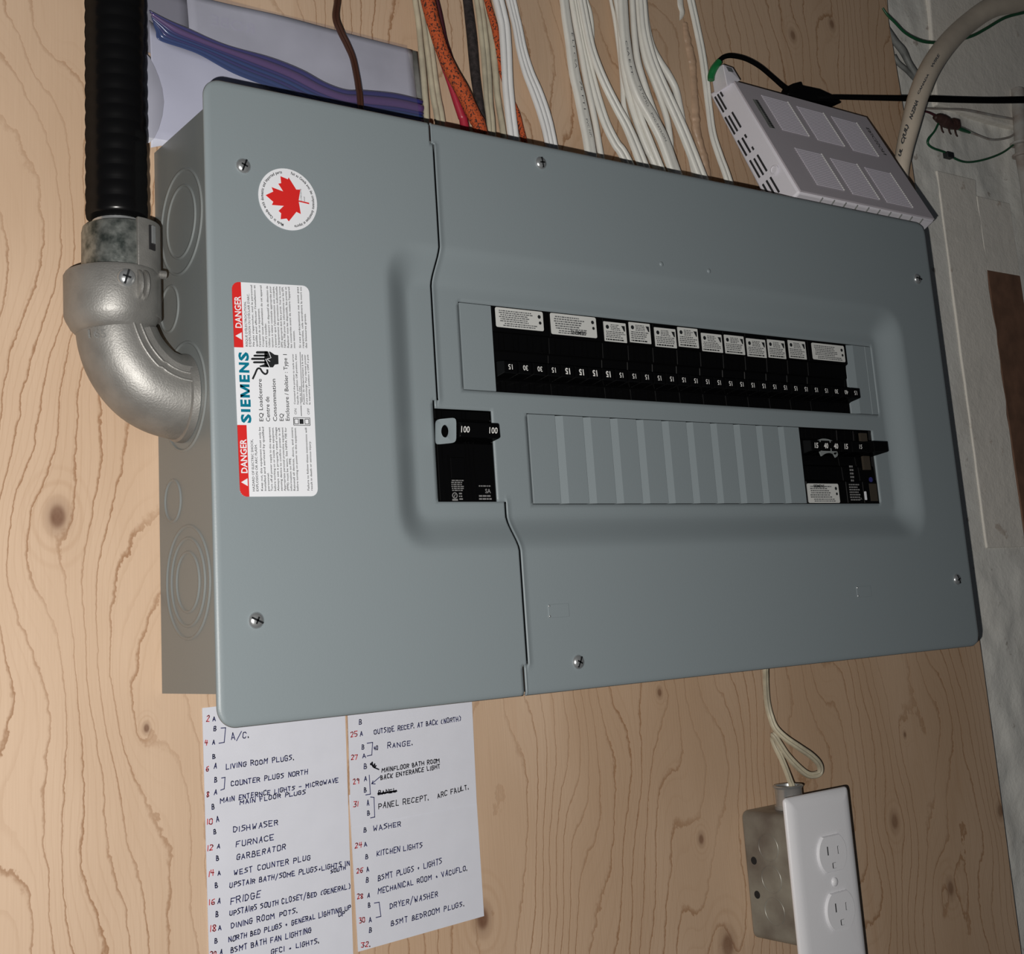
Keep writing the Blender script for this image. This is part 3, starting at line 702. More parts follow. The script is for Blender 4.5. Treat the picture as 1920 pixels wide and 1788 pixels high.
for s, a, b, L in (('Command the position to mark arrow', 55.5, 38.4, 31), ('handle in position Off position, then', 55.5, 40.4, 31), ('reset to ON', 55.5, 42.3, 11), ('Position du déclenchement à la suite', 55.5, 44.6, 31), ("d'une surcharge. Pour réarmer pousser", 55.5, 46.5, 31), ('la manette / position « OFF » puis', 55.5, 48.4, 31)):
    dt(g, s, a, b, 1.15, L, .012)
for s, a, b in (('ON', 49.3, 38.9), ('OFF', 49.3, 47.6)): dt(g, s, a, b, 1.6)
def dline(g, a0, b0, a1, b1, t_=.16):
    L = math.hypot(a1 - a0, b1 - b0); nx, ny = -(b1 - b0) / L * t_, (a1 - a0) / L * t_
    dpoly(g, [(a0 - nx, b0 - ny), (a1 - nx, b1 - ny), (a1 + nx, b1 + ny), (a0 + nx, b0 + ny)], HC + .0003, HC + .0005)
dpoly(g, [(43.6, 40.6), (46.6, 40.6), (46.6, 43.2), (43.6, 43.2)], HC + .0003, HC + .0005)
for (a, b, c, d) in ((42.8, 36.6, 47.4, 47.6), (43.6, 37.2, 46.6, 39.8), (43.6, 44.2, 46.6, 46.8)):
    dline(g, a, b, c, b); dline(g, a, d, c, d); dline(g, a, b, a, d); dline(g, c, b, c, d)
dline(g, 48.4, 42.0, 55, 42.0); dline(g, 57, 42.9, 88, 42.9, .12)
build(g, 'black_lettering', M['ink'], DS)
# hazard pictogram, traced as (a,b)
def zb(x, y):
    X, Y = 420 + x / 7.45, 500 + y / 7.45; p = P(X, Y, HC); return (p[0], p[1])
def zpoly(g, pts, h0, h1): g.prism([zb(*q) for q in pts], h0, h1)
g = MB(); h0, h1 = HC + .0002, HC + .0006
for (x0, yc, hw) in ((442, 1198, 17), (408, 1243, 14), (374, 1288, 15), (402, 1336, 14)):
    zpoly(g, [(x0, yc - hw * .5), (x0 + 14, yc - hw), (600, yc - hw), (600, yc + hw), (x0 + 14, yc + hw), (x0, yc + hw * .5)], h0, h1)
zpoly(g, [(490, 1385), (560, 1362), (625, 1375), (625, 1405), (500, 1400)], h0, h1)
zpoly(g, [(560, 1182), (640, 1188), (700, 1230), (752, 1236), (756, 1362), (704, 1368), (680, 1406), (610, 1406), (560, 1370)], h0, h1)
path = cr([w(*zb(*q), h0) for q in ((395, 1570), (428, 1500), (462, 1428), (500, 1425), (530, 1470), (570, 1500), (600, 1480), (600, 1435))], 6)
g.sweep(path, [(-.00055, 0), (.00055, 0), (.00055, .0004), (-.00055, .0004)])
build(g, 'hazard_hand', M['ink'], DS)
g = MB(); path = [w(*zb(*q), h1) for q in ((612, 1180), (650, 1275), (592, 1292), (636, 1325), (560, 1290), (632, 1410))]
g.sweep(path[:3], [(-.0002, 0), (.0002, 0), (.0002, .0001), (-.0002, .0001)]); g.sweep([path[2], path[3]], [(-.0002, 0), (.0002, 0), (.0002, .0001), (-.0002, .0001)]); g.sweep([w(*zb(575, 1290), h1), path[5]], [(-.0002, 0), (.0002, 0), (.0002, .0001), (-.0002, .0001)])
build(g, 'lightning_bolt', M['lab'], DS)

# ---- round maple leaf sticker
lc_ = (0.0545, 0.3173); LR = .0202
g = MB(); g.disc(w(*lc_, HC - .0002), (0, -1, 0), LR, 0, .0005, 64); LS = build(g, 'maple_leaf_sticker', M['lab'], PANEL); LS['label'] = 'round white sticker with a red maple leaf'
leaf = [(420, 850), (580, 775), (545, 685), (790, 775), (685, 610), (745, 600), (730, 455), (885, 520), (900, 480), (1060, 735), (1145, 735), (1110, 960), (1330, 1012), (1330, 1040), (1112, 985), (1155, 1245), (1065, 1200), (905, 1400), (860, 1340), (735, 1355), (745, 1230), (690, 1180), (800, 1075), (550, 1055), (580, 990)]
g = MB(); g.prism([P(460 + x / 11.175, 290 + y / 11.175, HC)[:2] for x, y in leaf], HC, HC + .0005); build(g, 'maple_leaf', M['red'], LS)
g = MB()
def ring_text(s, a0, a1, r, hgt):
    # letters one by one along an arc (degrees, going clockwise from a0 to a1), tops outward
    adv = []
    for ch in s: adv.append(0.45 if ch == ' ' else text2d(ch)[2] + .10)
    tot = sum(adv); x = 0
    for ch, ad in zip(s, adv):
        if ch != ' ':
            ang = math.radians(a0 + (a1 - a0) * (x + ad / 2) / tot)
            er = (math.cos(ang), math.sin(ang)); et = (math.sin(ang), -math.cos(ang))
            sx = abs(math.radians(a1 - a0)) * r / tot
            vs, fs, tw = text2d(ch, .03); sy = hgt / .69
            g.add([w(lc_[0] + er[0] * (r + b * sy) + et[0] * (a - tw / 2) * sx, lc_[1] + er[1] * (r + b * sy) + et[1] * (a - tw / 2) * sx, HC + .0004) for a, b in vs], fs)
        x += ad
ring_text('Made in Canada with domestic and imported parts', 258, 102, .0170, .0018)
ring_text("Fait au Canada avec des composants domestiques et importés", -75 + 0, -75 - 0 + 1, .0170, .0018) if False else None
ring_text("etropmi te seuqitsemod stnasopmoc sed ceva adanaC ua tiaF"[::-1], 82, -78, .0170, .0018)
for i, s in enumerate(('EQ LOADCENTRE', 'Panel')):
    put_text(g, s, plane_fn(.0640 + i * .0022, .3165, (0, 1), (-1, 0), HC + .0004), 0, 0, .0011, width=(.009, .004)[i])
build(g, 'black_lettering', M['ink'], LS)

# ------------------------------------------------------------------ conduit and elbow fitting
def round_prof(r, n=20): return [(r * math.cos(2 * math.pi * i / n), r * math.sin(2 * math.pi * i / n)) for i in range(n)]
CU, CH = -0.0335, 0.045
g = MB(); prof = []
v = 0.311
for k in range(70):
    for (dv, r) in ((0, .0183), (.0022, .01865), (.0050, .01885), (.0078, .01865), (.0096, .0183)): prof.append((r, k * .0099 + dv))
prof = [(.0135, -.004), (.0178, -.0002)] + prof
g.lathe(w(CU, v, CH), (0, 0, 1), prof, 40)
cd = build(g, 'flexible_conduit', M['pvcblack'], smooth=True, angle=60, origin=w(CU, v, CH)); tag(cd, 'thick black ribbed armoured conduit running up beside the panel', 'conduit')
EL = thing('conduit_elbow', w(CU, 0.2, CH), 'cast metal elbow connector joining the black conduit to the panel side', 'conduit fitting')
g = MB(); g.lathe(w(CU, .3045, CH), (0, 0, 1), [(.0150, -.004), (.0150, .008)], 32); build(g, 'armour_end', M['steel'], EL, smooth=True)
g = MB(); g.lathe(w(CU + .001, .268, CH), (0, 0, 1), [(.0205, 0), (.0222, .001), (.0222, .033), (.0215, .0362), (.0195, .0372), (.014, .0374)], 40)
build(g, 'clamp_collar', M['galv'], EL, smooth=True, angle=50)
# strap half of the clamp, proud of the collar on the panel side
g = MB(); arcp = []
for k in range(15):
    a = math.radians(-78 + k * 11.5); arcp.append((math.cos(a), math.sin(a)))
for z in (.2455, .3060):
    for r in (.0215, .0248):
        g.v += [w(CU + .0015 + c * r, z, CH + s * r * .98) for c, s in arcp]
n = 15
for i in range(n - 1):
    g.f += [(i, i + 1, n + i + 1, n + i), (2 * n + i, 3 * n + i, 3 * n + i + 1, 2 * n + i + 1), (i, 2 * n + i, 2 * n + i + 1, i + 1), (n + i, n + i + 1, 3 * n + i + 1, 3 * n + i)]
g.f += [(0, n, 3 * n, 2 * n), (n - 1, 3 * n - 1, 4 * n - 1, 2 * n - 1)]
build(g, 'clamp_strap', M['cast'], EL, smooth=True, angle=40, bevel=.0006)
g = MB(); a_ = math.radians(58); c_ = Vector((CU + .0015 + math.cos(a_) * .0240, -(CH + math.sin(a_) * .0238), .2955 + Z0)); nn = Vector((math.cos(a_), -math.sin(a_), 0)); tt = Vector((math.sin(a_), math.cos(a_), 0)); zz = Vector((0, 0, 1))
g.use(M['inside']); q = lambda s, z, d: c_ + tt * s + zz * z + nn * d
g.hexa([q(-.0026, -.009, 0), q(.0026, -.009, 0), q(.0026, .0065, 0), q(-.0026, .0065, 0)], [q(-.0026, -.009, .0012), q(.0026, -.009, .0012), q(.0026, .0065, .0012), q(-.0026, .0065, .0012)])
g.use(M['steel']); g.hexa([q(-.0012, -.005, .001), q(.0018, -.005, .001), q(.0018, .0062, .001), q(-.0012, .0062, .001)], [q(-.0010, -.005, .0022), q(.0016, -.005, .0022), q(.0016, .0062, .0022), q(-.0010, .0062, .0022)])
build(g, 'strap_slot', None, EL)
# bell of the casting
g = MB(); g.lathe(w(CU - .0035, .2415, CH), (0, 0, 1), [(.0215, -.005), (.0245, -.002), (.0272, .003), (.0283, .006), (.0286, .031), (.0275, .0330), (.0225, .0332), (.0215, .030)], 44)
build(g, 'elbow_bell', M['cast'], EL, smooth=True, angle=50)
# ears and screws
for (du, dh, z, r, th) in ((.0025, .0240, .2620, .0098, .0022), (.0065, .0232, .2620, .0100, .0022)):
    g = MB(); g.lathe(w(CU + du, z, CH + dh), (1, .0, 0), [(r * .92, -.0002), (r, .0004), (r, th - .0004), (r * .92, th)], 28); build(g, 'clamp_ear', M['cast'], EL, smooth=True, angle=50)
build(screw_bm(w(CU - .0045, .2650, CH + .0278), (-.15, -1, 0), .0056, .0036, .5), 'clamp_screw', None, EL, smooth=True, angle=50)
g = MB(); prof = [(.0028, -.006)]
for k in range(9): prof += [(.0028, k * .0008), (.0024, k * .0008 + .0004)]
g.lathe(w(-.0140, .2740, CH + .012), (1, 0, 0), prof, 16); build(g, 'set_screw', M['cast'], EL, smooth=True, angle=30)
# swept elbow
cpath = [(-.0372, .2520, .0218), (-.0366, .2440, .0222), (-.0345, .2340, .0232), (-.0300, .2225, .0240), (-.0235, .2130, .0246), (-.0155, .2055, .0250), (-.0065, .2010, .0254), (.0010, .1992, .0258), (.0078, .1985, .0262)]
pp = cr([w(a, b, CH) for a, b, r in cpath], 5); rr = crf([r for a, b, r in cpath], 5)
g = MB(); g.sweep(pp, round_prof(1.0, 36), scale=rr); build(g, 'elbow_body', M['cast'], EL, smooth=True, angle=60)
# hub ring against the box
g = MB(); g.lathe(w(.0025, .1988, CH), (1, 0, 0), [(.0262, 0), (.0275, .001), (.0280, .0052)], 44); build(g, 'hub_ring', M['cast'], EL, smooth=True)
# raised seam ridges of the removable inner cover
def on_elbow(i, ang, lift):
    p = pp[i]; t_ = (pp[min(i + 1, len(pp) - 1)] - pp[max(i - 1, 0)]).normalized(); U = Vector((0, -1, 0)); U = (U - t_ * U.dot(t_)).normalized(); S = t_.cross(U)
    a = math.radians(ang); return p + (U * math.cos(a) + S * math.sin(a)) * (rr[i] + lift), (U * math.cos(a) + S * math.sin(a))
tst, _ = on_elbow(20, 90, 0); sgn = 1 if (tst.z > pp[20].z) else -1
for (a0, rad) in ((10, .0011), (22, .0008)):
    path = [on_elbow(i, sgn * (a0 + (3 if i > 22 else 0)), 0.0001)[0] for i in range(3, len(pp) - 3)]
    g = MB(); g.sweep(path, round_prof(rad, 8)); build(g, 'casting_ridge', M['cast'], EL, smooth=True, angle=80)
g = MB(); A = []; Bn = []; seq = list(range(10, len(pp) - 2))
for i in seq:
    row = []
    for ang in (26, 34, 44, 54, 64, 72):
        p, nrm = on_elbow(i, sgn * ang, .0018 if 26 < ang < 72 else .0002); row.append(p)
    g.v += row
for k in range(len(seq) - 1):
    for j in range(5): g.f.append((k * 6 + j, k * 6 + j + 1, (k + 1) * 6 + j + 1, (k + 1) * 6 + j))
build(g, 'access_cover', M['cast'], EL, smooth=True, angle=30)
# cast numerals
g = MB(); bs = P(160, 618, .060)
put_text(g, '165', plane_fn(bs[0] - .001, bs[1] - .006, (.98, .1), (-.1, 1), .0640), 0, 0, .0050, width=.013, bold=.02); build(g, 'cast_numerals', M['cast'], EL)

# ------------------------------------------------------------------ cables
def lobes(n, wd_, th):
    """flat cable section with n rounded ridges on the outer face"""
    if n == 0:                                              # printed flat jacket with soft shoulders
        pr = [(-wd_ / 2, 0), (-wd_ / 2, th * .45), (-wd_ * .42, th * .85), (-wd_ * .3, th), (-wd_ * .05, th), (wd_ * .12, th * .92), (wd_ * .25, th), (wd_ * .42, th * .9), (wd_ / 2, th * .45), (wd_ / 2, 0)]
        return pr
    if n == 1: return round_prof(wd_ / 2, 14)
    pr = [(-wd_ / 2, 0)]; r = wd_ / n / 2
    for k in range(n):
        c = -wd_ / 2 + r * (2 * k + 1)
        for j in range(0, 9):
            a = math.pi - math.pi * j / 8
            if j in (0, 8) and not ((k == 0 and j == 0) or (k == n - 1 and j == 8)): continue
            pr.append((c + r * math.cos(a), max(th * .30, 0) + (th * .70) * math.sin(a)))
    pr.append((wd_ / 2, 0)); return pr
def cable(name, pts, n, m, label, group=None, h0=.001, h1=.001, tail=True, cat='cable', head=True, smoothn=8, hs=None, th=None):
    """pts: traced (x, y, width); h rises from h0 to h1 along the run"""
    P3 = []; ws = []; k = len(pts)
    for i, (x, y, wp) in enumerate(pts):
        h = hs[i] if hs else h0 + (h1 - h0) * (i / (k - 1)) ** 1.5
        p = P(x, y, h + .002); P3.append(w(p[0], p[1], h)); ws.append(wp * p[2] / F * 0.93)
    if head: P3.insert(0, P3[0] * 2 - P3[1] + (P3[0] - P3[1]) * 0.6); ws.insert(0, ws[0])
    if tail:                                                # on into the top of the panel
        d = P3[-1] - P3[-2]; s = (BV1 + Z0 - .002 - P3[-1].z) / d.z if abs(d.z) > 1e-6 else 0
        s = min(max(s, 0), 3); e = P3[-1] + d * s; e = Vector((e.x, -max(hs[-1] if hs else h1, .012), BV1 + Z0 - .002)); P3.append(e); ws.append(ws[-1])
    path = cr(P3, smoothn); sc = crf(ws, smoothn)
    base = lobes(n, 1.0, th if th else (.72 / n if n > 1 else (.42 if n == 0 else 1)))
    g = MB(); g.sweep(path, base, scale=sc)
    o = build(g, name, m, smooth=True, angle=70, origin=P3[-1]); tag(o, label, cat, group); return o
NW, NW2, NB = M['nm_white'], M['nm_white2'], M['nm_beige']
S0 = 'nonmetallic_cable'
cable('brown_wire', [(634, 0, 13), (631, 32, 14), (640, 58, 14), (652, 82, 14), (663, 108, 13), (670, 140, 13), (674, 165, 13), (677, 190, 13)], 2, M['brownwire'], 'thin dark brown twin wire hanging down over the plastic bag', cat='wire', h0=.020, h1=.026, th=.5)
cable(S0, [(781, 0, 12), (787, 40, 12), (791, 80, 12), (795, 121, 13), (799, 170, 13), (802, 217, 13)], 1, NB, 'aged beige cable nearest the zip bag, topmost layer', h0=.009, h1=.016)
cable(S0, [(793, 0, 20), (801, 50, 21), (808, 100, 22), (814, 150, 23), (820, 190, 24), (826, 222, 24)], 2, NB, 'aged beige two-ridged cable passing under the thick orange cloth one', h0=.002, h1=.008)
cable('cloth_cable', [(805, 0, 30), (811, 25, 29), (817, 47, 28), (832, 94, 27), (850, 134, 29), (869, 168, 30), (884, 200, 29), (895, 222, 29), (903, 242, 29)], 1, M['cloth'], 'thick orange cloth-covered cable, the widest of the bunch', hs=[.022] * 9)
cable('maroon_cable', [(822, 0, 9), (828, 25, 9), (833, 50, 9), (838, 75, 9), (846, 100, 9), (858, 135, 9), (880, 180, 9)], 1, M['maroon'], 'thin dark maroon cable peeping out beside the thick orange cloth cable', h0=.010, h1=.012)
cable('red_cable', [(834, 120, 12), (844, 148, 12), (852, 170, 14), (860, 193, 16), (868, 216, 17), (874, 236, 18)], 1, M['redjk'], 'crimson red cable emerging under the orange cloth cable', hs=[.012] * 6, head=True)
cable('cloth_cable', [(879, 0, 19), (883, 33, 20), (887, 67, 21), (890, 100, 21), (893, 134, 20), (898, 172, 19), (904, 210, 18), (910, 240, 16)], 1, M['cloth_dark'], 'black cloth-covered cable between the orange one and a beige one', hs=[.011] * 8)
cable(S0, [(899, 0, 21), (904, 33, 21), (908, 67, 21), (912, 105, 21), (915, 145, 21), (918, 193, 20), (923, 243, 19)], 2, NB, 'greyish two-ridged cable right against the black cloth cable', h0=.003, h1=.014)
cable(S0, [(913, 10, 11), (921, 50, 12), (927, 90, 14), (931, 130, 14), (935, 176, 13), (941, 215, 13), (946, 247, 13)], 1, M['nm_beige'], 'thin yellowish cable lying between the grey and the bright white cables', h0=.002, h1=.008)
cable('cloth_cable', [(916, 0, 13), (923, 25, 14), (930, 50, 14), (935, 80, 13), (938, 110, 12), (948, 150, 11), (962, 185, 10), (974, 215, 11), (984, 256, 12)], 1, M['cloth'], 'narrow orange cloth cable ducking behind the first bright white cable', hs=[.009, .009, .008, .006, .0055, .005, .005, .006, .006])
cable(S0, [(936, 0, 26), (942, 25, 26), (947, 50, 26), (950, 90, 26), (952, 130, 25), (954, 165, 25), (958, 205, 25), (964, 254, 25)], 2, NW2, 'bright white two-ridged cable, first after the orange cloth ones', hs=[.011] * 8)
cable(S0, [(960, 0, 25), (966, 25, 24), (972, 50, 24), (980, 92, 26), (992, 134, 29), (1008, 174, 32), (1023, 218, 32), (1035, 268, 30)], 3, NW2, 'bright white three-ridged cable, second after the orange cloth ones', h0=.004, h1=.012)
cable(S0, [(1059, 0, 20), (1064, 40, 21), (1070, 78, 22), (1078, 137, 24), (1087, 176, 25), (1097, 225, 26), (1107, 279, 26)], 0, NW, 'flat white cable with dotted black print, edge of the middle bundle', hs=[.009, .009, .009, .009, .009, .010, .012])
cable(S0, [(1074, 0, 13), (1083, 50, 13), (1092, 95, 13), (1100, 140, 13), (1110, 186, 13), (1120, 235, 13), (1129, 288, 13)], 1, NW, 'slim white cable right beside the dotted-print cable', h0=.003, h1=.008)
cable(S0, [(1102, 0, 9), (1109, 22, 9), (1113, 55, 9), (1112, 90, 9), (1106, 120, 9)], 1, NW, 'short white strand bowing out above the middle bundle', hs=[.003] * 5, tail=False)
cable(S0, [(1082, 0, 18), (1091, 50, 18), (1100, 95, 19), (1112, 145, 20), (1124, 190, 21), (1138, 232, 22), (1156, 268, 23), (1176, 300, 25)], 2, NW, 'white cable first to fan out from the middle bundle', h0=.003, h1=.010)
cable(S0, [(1093, 0, 19), (1101, 42, 19), (1110, 85, 19), (1122, 122, 20), (1138, 160, 21), (1158, 200, 22), (1180, 242, 24), (1206, 307, 27)], 2, NW, 'white cable sweeping farthest out of the middle bundle', hs=[.012, .012, .012, .013, .013, .013, .013, .014])
cable(S0, [(1148, 0, 7), (1155, 35, 8), (1160, 70, 8), (1166, 115, 9), (1170, 160, 10), (1173, 200, 11), (1186, 245, 12), (1205, 303, 12)], 1, NW, 'thin white cable beginning apart at the top before the wide printed one', hs=[.0035] * 8)
cable(S0, [(1166, 75, 10), (1170, 115, 13), (1178, 160, 14), (1189, 203, 14), (1203, 245, 14), (1217, 280, 14), (1232, 312, 14)], 1, NW, 'white cable tucked under the wide printed one', hs=[.0080] * 7)
cable(S0, [(1168, 60, 10), (1180, 130, 12), (1193, 180, 13), (1206, 222, 13), (1222, 262, 13), (1243, 314, 13)], 1, NW, 'second white cable hidden beneath the wide printed one', hs=[.0128] * 6)
cable(S0, [(1168, 0, 23), (1170, 35, 23), (1173, 70, 23), (1181, 125, 25), (1198, 176, 27), (1220, 216, 28), (1242, 258, 28), (1264, 318, 28)], 0, NW, 'widest flat white cable carrying black printed letters', hs=[.0162] * 8)
cable(S0, [(1188, 0, 12), (1192, 60, 13), (1198, 110, 14), (1209, 150, 14), (1222, 190, 14), (1236, 228, 14), (1248, 262, 14), (1262, 300, 14)], 1, NW, 'slim white cable following the far side of the printed one', h0=.0105, h1=.0105)
cable(S0, [(1197, 0, 12), (1203, 60, 12), (1213, 110, 13), (1228, 150, 13), (1243, 190, 13), (1254, 225, 13), (1260, 262, 12), (1264, 300, 11)], 1, NW, 'slim white cable with a bend ending beside the printed one', h0=.004, h1=.004)
cable(S0, [(1213, 0, 8), (1216, 40, 10), (1224, 82, 14), (1238, 112, 16), (1255, 138, 16), (1269, 165, 15), (1277, 198, 14), (1284, 232, 12), (1290, 262, 10)], 1, NW, 'white cable bowing outward nearest the dried glue', hs=[.004] * 9)
cable(S0, [(1206, 0, 20), (1211, 55, 21), (1223, 105, 22), (1240, 150, 24), (1260, 195, 26), (1280, 240, 27), (1298, 285, 28), (1316, 332, 29)], 2, NW, 'white two-ridged cable crossing over the bundle, ending nearest the dried glue', hs=[.011] * 8)
cable(S0, [(1297, 0, 18), (1308, 50, 18), (1318, 100, 18), (1325, 150, 18), (1331, 200, 17), (1338, 250, 18), (1351, 292, 19), (1368, 340, 20)], 2, NW, 'lone white cable between the dried glue and the white power supply', hs=[.006, .006, .006, .007, .008, .010, .012, .014])
# print on the two flat cables
def print_on(cname, parent, s, x0, y0, x1, y1, h, hgt, bend=None):
    a, b = P(x0, y0, h), P(x1, y1, h); L = math.hypot(b[0] - a[0], b[1] - a[1]); e = ((b[0] - a[0]) / L, (b[1] - a[1]) / L)
    g = MB(); put_text(g, s, plane_fn(a[0], a[1], e, (-e[1], e[0]), h), 0, 0, hgt, width=L); build(g, 'cable_print', M['ink_soft'], parent)
allc = [o for o in COL.objects if o.name.startswith('nonmetallic_cable')]
pc = next(o for o in allc if 'dotted black print' in o['label']); wc = next(o for o in allc if 'widest flat' in o['label'])
print_on('', pc, 'E LT CSA', 1071, 60, 1079, 128, .0135, .0022); print_on('', pc, '75 FT1', 1086, 150, 1095, 205, .0142, .0022); print_on('', pc, 'PVC NMD90', 1098, 222, 1112, 275, .0162, .0022)
print_on('', wc, 'CSA E FT', 1172, 75, 1184, 140, .0218, .0024); print_on('', wc, '75 NMD', 1196, 160, 1214, 200, .0218, .0024); print_on('', wc, 'PVC NYLON', 1220, 212, 1248, 265, .0218, .0024)

# dried glue strip and white filler
g = MB(); pts = [(1289, 40, 12), (1291, 60, 17), (1297, 90, 20), (1302, 115, 21), (1305, 145, 17), (1307, 180, 19), (1309, 215, 21), (1311, 240, 20), (1320, 272, 16), (1327, 300, 19), (1334, 340, 16)]
P3 = [w(*P(x, y, .003)[:2], -.001) for x, y, _ in pts]; ws = [wp * mpp(x, y, 0) for x, y, wp in pts]
path = cr(P3, 10); sc = crf(ws, 10); sc = [s * (1 + .22 * noise.noise(Vector((i * .33, 0, 5)))) for i, s in enumerate(sc)]
g.sweep(path, [(-.5, 0), (-.46, .14), (-.3, .3), (-.05, .36), (.2, .33), (.42, .18), (.5, 0)], scale=sc)
tag(build(g, 'glue_bead', M['glue'], smooth=True, angle=80), 'lumpy brown strip of dried glue on the plywood among the white cables', 'dried glue')
g = MB(); pts = [(1279, -12, 16), (1280, 8, 17), (1283, 20, 15), (1280, 32, 8), (1275, 42, 2)]
P3 = [w(*P(x, y, .003)[:2], -.001) for x, y, _ in pts]; ws = [wp * mpp(x, y, 0) for x, y, wp in pts]
g.sweep(cr(P3, 6), [(-.5, 0), (-.4, .22), (0, .36), (.4, .22), (.5, 0)], scale=crf(ws, 6))
tag(build(g, 'filler_blob', M['spackle'], smooth=True, angle=80), 'white blob of filler dripping at the top of the brown glue strip', 'filler')

# ------------------------------------------------------------------ zip bag with papers
BAG = thing('zip_bag', w(.11, BV1, .012), 'clear zip bag with a purple and blue zipper standing behind the top of the panel', 'plastic bag')
def sheet_px(pts, h, m, name, parent=None, dh=0.0, seed=0, th=.0003, sub=26):
    """a thin rumpled sheet over the quad traced as four corners (TL,TR,BR,BL)"""
    q = [P(x, y, h)[:2] for x, y in pts]; g = MB()
    for j in range(sub + 1):
        for i in range(sub + 1):
            s, t_ = i / sub, j / sub
            u = (q[0][0] * (1 - s) + q[1][0] * s) * (1 - t_) + (q[3][0] * (1 - s) + q[2][0] * s) * t_
            v = (q[0][1] * (1 - s) + q[1][1] * s) * (1 - t_) + (q[3][1] * (1 - s) + q[2][1] * s) * t_
            g.v.append(w(u, v, h + dh * noise.noise(Vector((u * 14 + seed, v * 22, seed)))))
    for j in range(sub):
        for i in range(sub):
            a = j * (sub + 1) + i; g.f.append((a, a + 1, a + sub + 2, a + sub + 1))
    o = build(g, name, m, parent, smooth=True, angle=80)
    if dh == 0 or th:
        sm = o.modifiers.new('s', 'SOLIDIFY'); sm.thickness = th; sm.offset = 0
    return o
def uv_px(u, v, h):                                          # helper for straight rows
    return u, v
def sheet_uv(q, h, m, name, parent=None, dh=0.0, seed=0, th=.0003, sub=26, hfun=None):
    g = MB()
    for j in range(sub + 1):
        for i in range(sub + 1):
            s, t_ = i / sub, j / sub
            u = (q[0][0] * (1 - s) + q[1][0] * s) * (1 - t_) + (q[3][0] * (1 - s) + q[2][0] * s) * t_
            v = (q[0][1] * (1 - s) + q[1][1] * s) * (1 - t_) + (q[3][1] * (1 - s) + q[2][1] * s) * t_
            hh = h + dh * noise.noise(Vector((u * 14 + seed, v * 22, seed))) + (hfun(u, v) if hfun else 0)
            g.v.append(w(u, v, hh))
    for j in range(sub):
        for i in range(sub):
            a = j * (sub + 1) + i; g.f.append((a, a + 1, a + sub + 2, a + sub + 1))
    o = build(g, name, m, parent, smooth=True, angle=80)
    if th: sm = o.modifiers.new('s', 'SOLIDIFY'); sm.thickness = th; sm.offset = 0
    return o
bot = BV1 + .0008
pl1 = P(352, 30, .009)[0]
pa_ = sheet_uv([(pl1, .4965), (.2165, .4950), (.2205, bot), (pl1 + .003, bot)], .0075, M['paper2'], 'paper_sheet', None, dh=.0035, seed=3)
tag(pa_, 'greyish folded paper seen through the upper half of the zip bag', 'paper')
zt = [(279, 20), (315, 38), (356, 55), (395, 73), (435, 88), (508, 108), (566, 131), (610, 155), (648, 168), (683, 169), (741, 175), (791, 187)]
zbm = [(288, 47), (292, 60), (298, 76), (345, 92), (377, 105), (437, 138), (508, 166), (580, 200), (640, 222), (690, 232), (745, 238), (794, 245)]
ztop = [w(*P(x, y, .017)[:2], .017) for x, y in zt]; zbot = [w(*P(x, y, .017)[:2], .017) for x, y in zbm]
zt_ = cr(ztop, 6); zb_ = cr(zbot, 6)
# bright paper below the zipper, its upper edge hidden behind the strip
g = MB(); nseg = len(zt_)
for i in range(nseg):
    a = zt_[i] * .5 + zb_[i] * .5; u = a.x; v = a.z - Z0
    vb = bot if u > .008 else bot - (.008 - u) * .35
    for k in range(9):
        t_ = k / 8; hh = .0125 + .0035 * math.sin(t_ * 3.1) + .002 * noise.noise(Vector((u * 20, t_ * 3, 9)))
        g.v.append(w(u, v * (1 - t_) + vb * t_, hh))
for i in range(nseg - 1):
    for k in range(8): a = i * 9 + k; g.f.append((a, a + 1, a + 10, a + 9))
pb_ = build(g, 'paper_sheet', M['paper'], smooth=True, angle=80); tag(pb_, 'bright white paper bulging below the blue zipper of the bag', 'paper')
sm = pb_.modifiers.new('s', 'SOLIDIFY'); sm.thickness = .0003
# curled flap at the lower left
g = MB(); cpx = [(264, 80), (272, 96), (282, 106), (291, 123), (299, 142), (306, 165), (309, 190), (306, 215), (299, 240), (290, 258), (282, 266), (272, 268), (262, 262)]
cc_ = [P(x, y, .020)[:2] for x, y in cpx]; cen = (sum(q[0] for q in cc_) / len(cc_) - .008, sum(q[1] for q in cc_) / len(cc_))
for k in range(6):
    t_ = k / 5
    g.v += [w(cen[0] + (a - cen[0]) * t_, cen[1] + (b - cen[1]) * t_, .0185 + .0045 * (1 - t_ * t_)) for a, b in cc_]
n = len(cc_)
for k in range(5):
    for i in range(n): j = (i + 1) % n; g.f.append((k * n + i, k * n + j, (k + 1) * n + j, (k + 1) * n + i))
build(g, 'curled_corner', M['paper2'], BAG, smooth=True, angle=80)
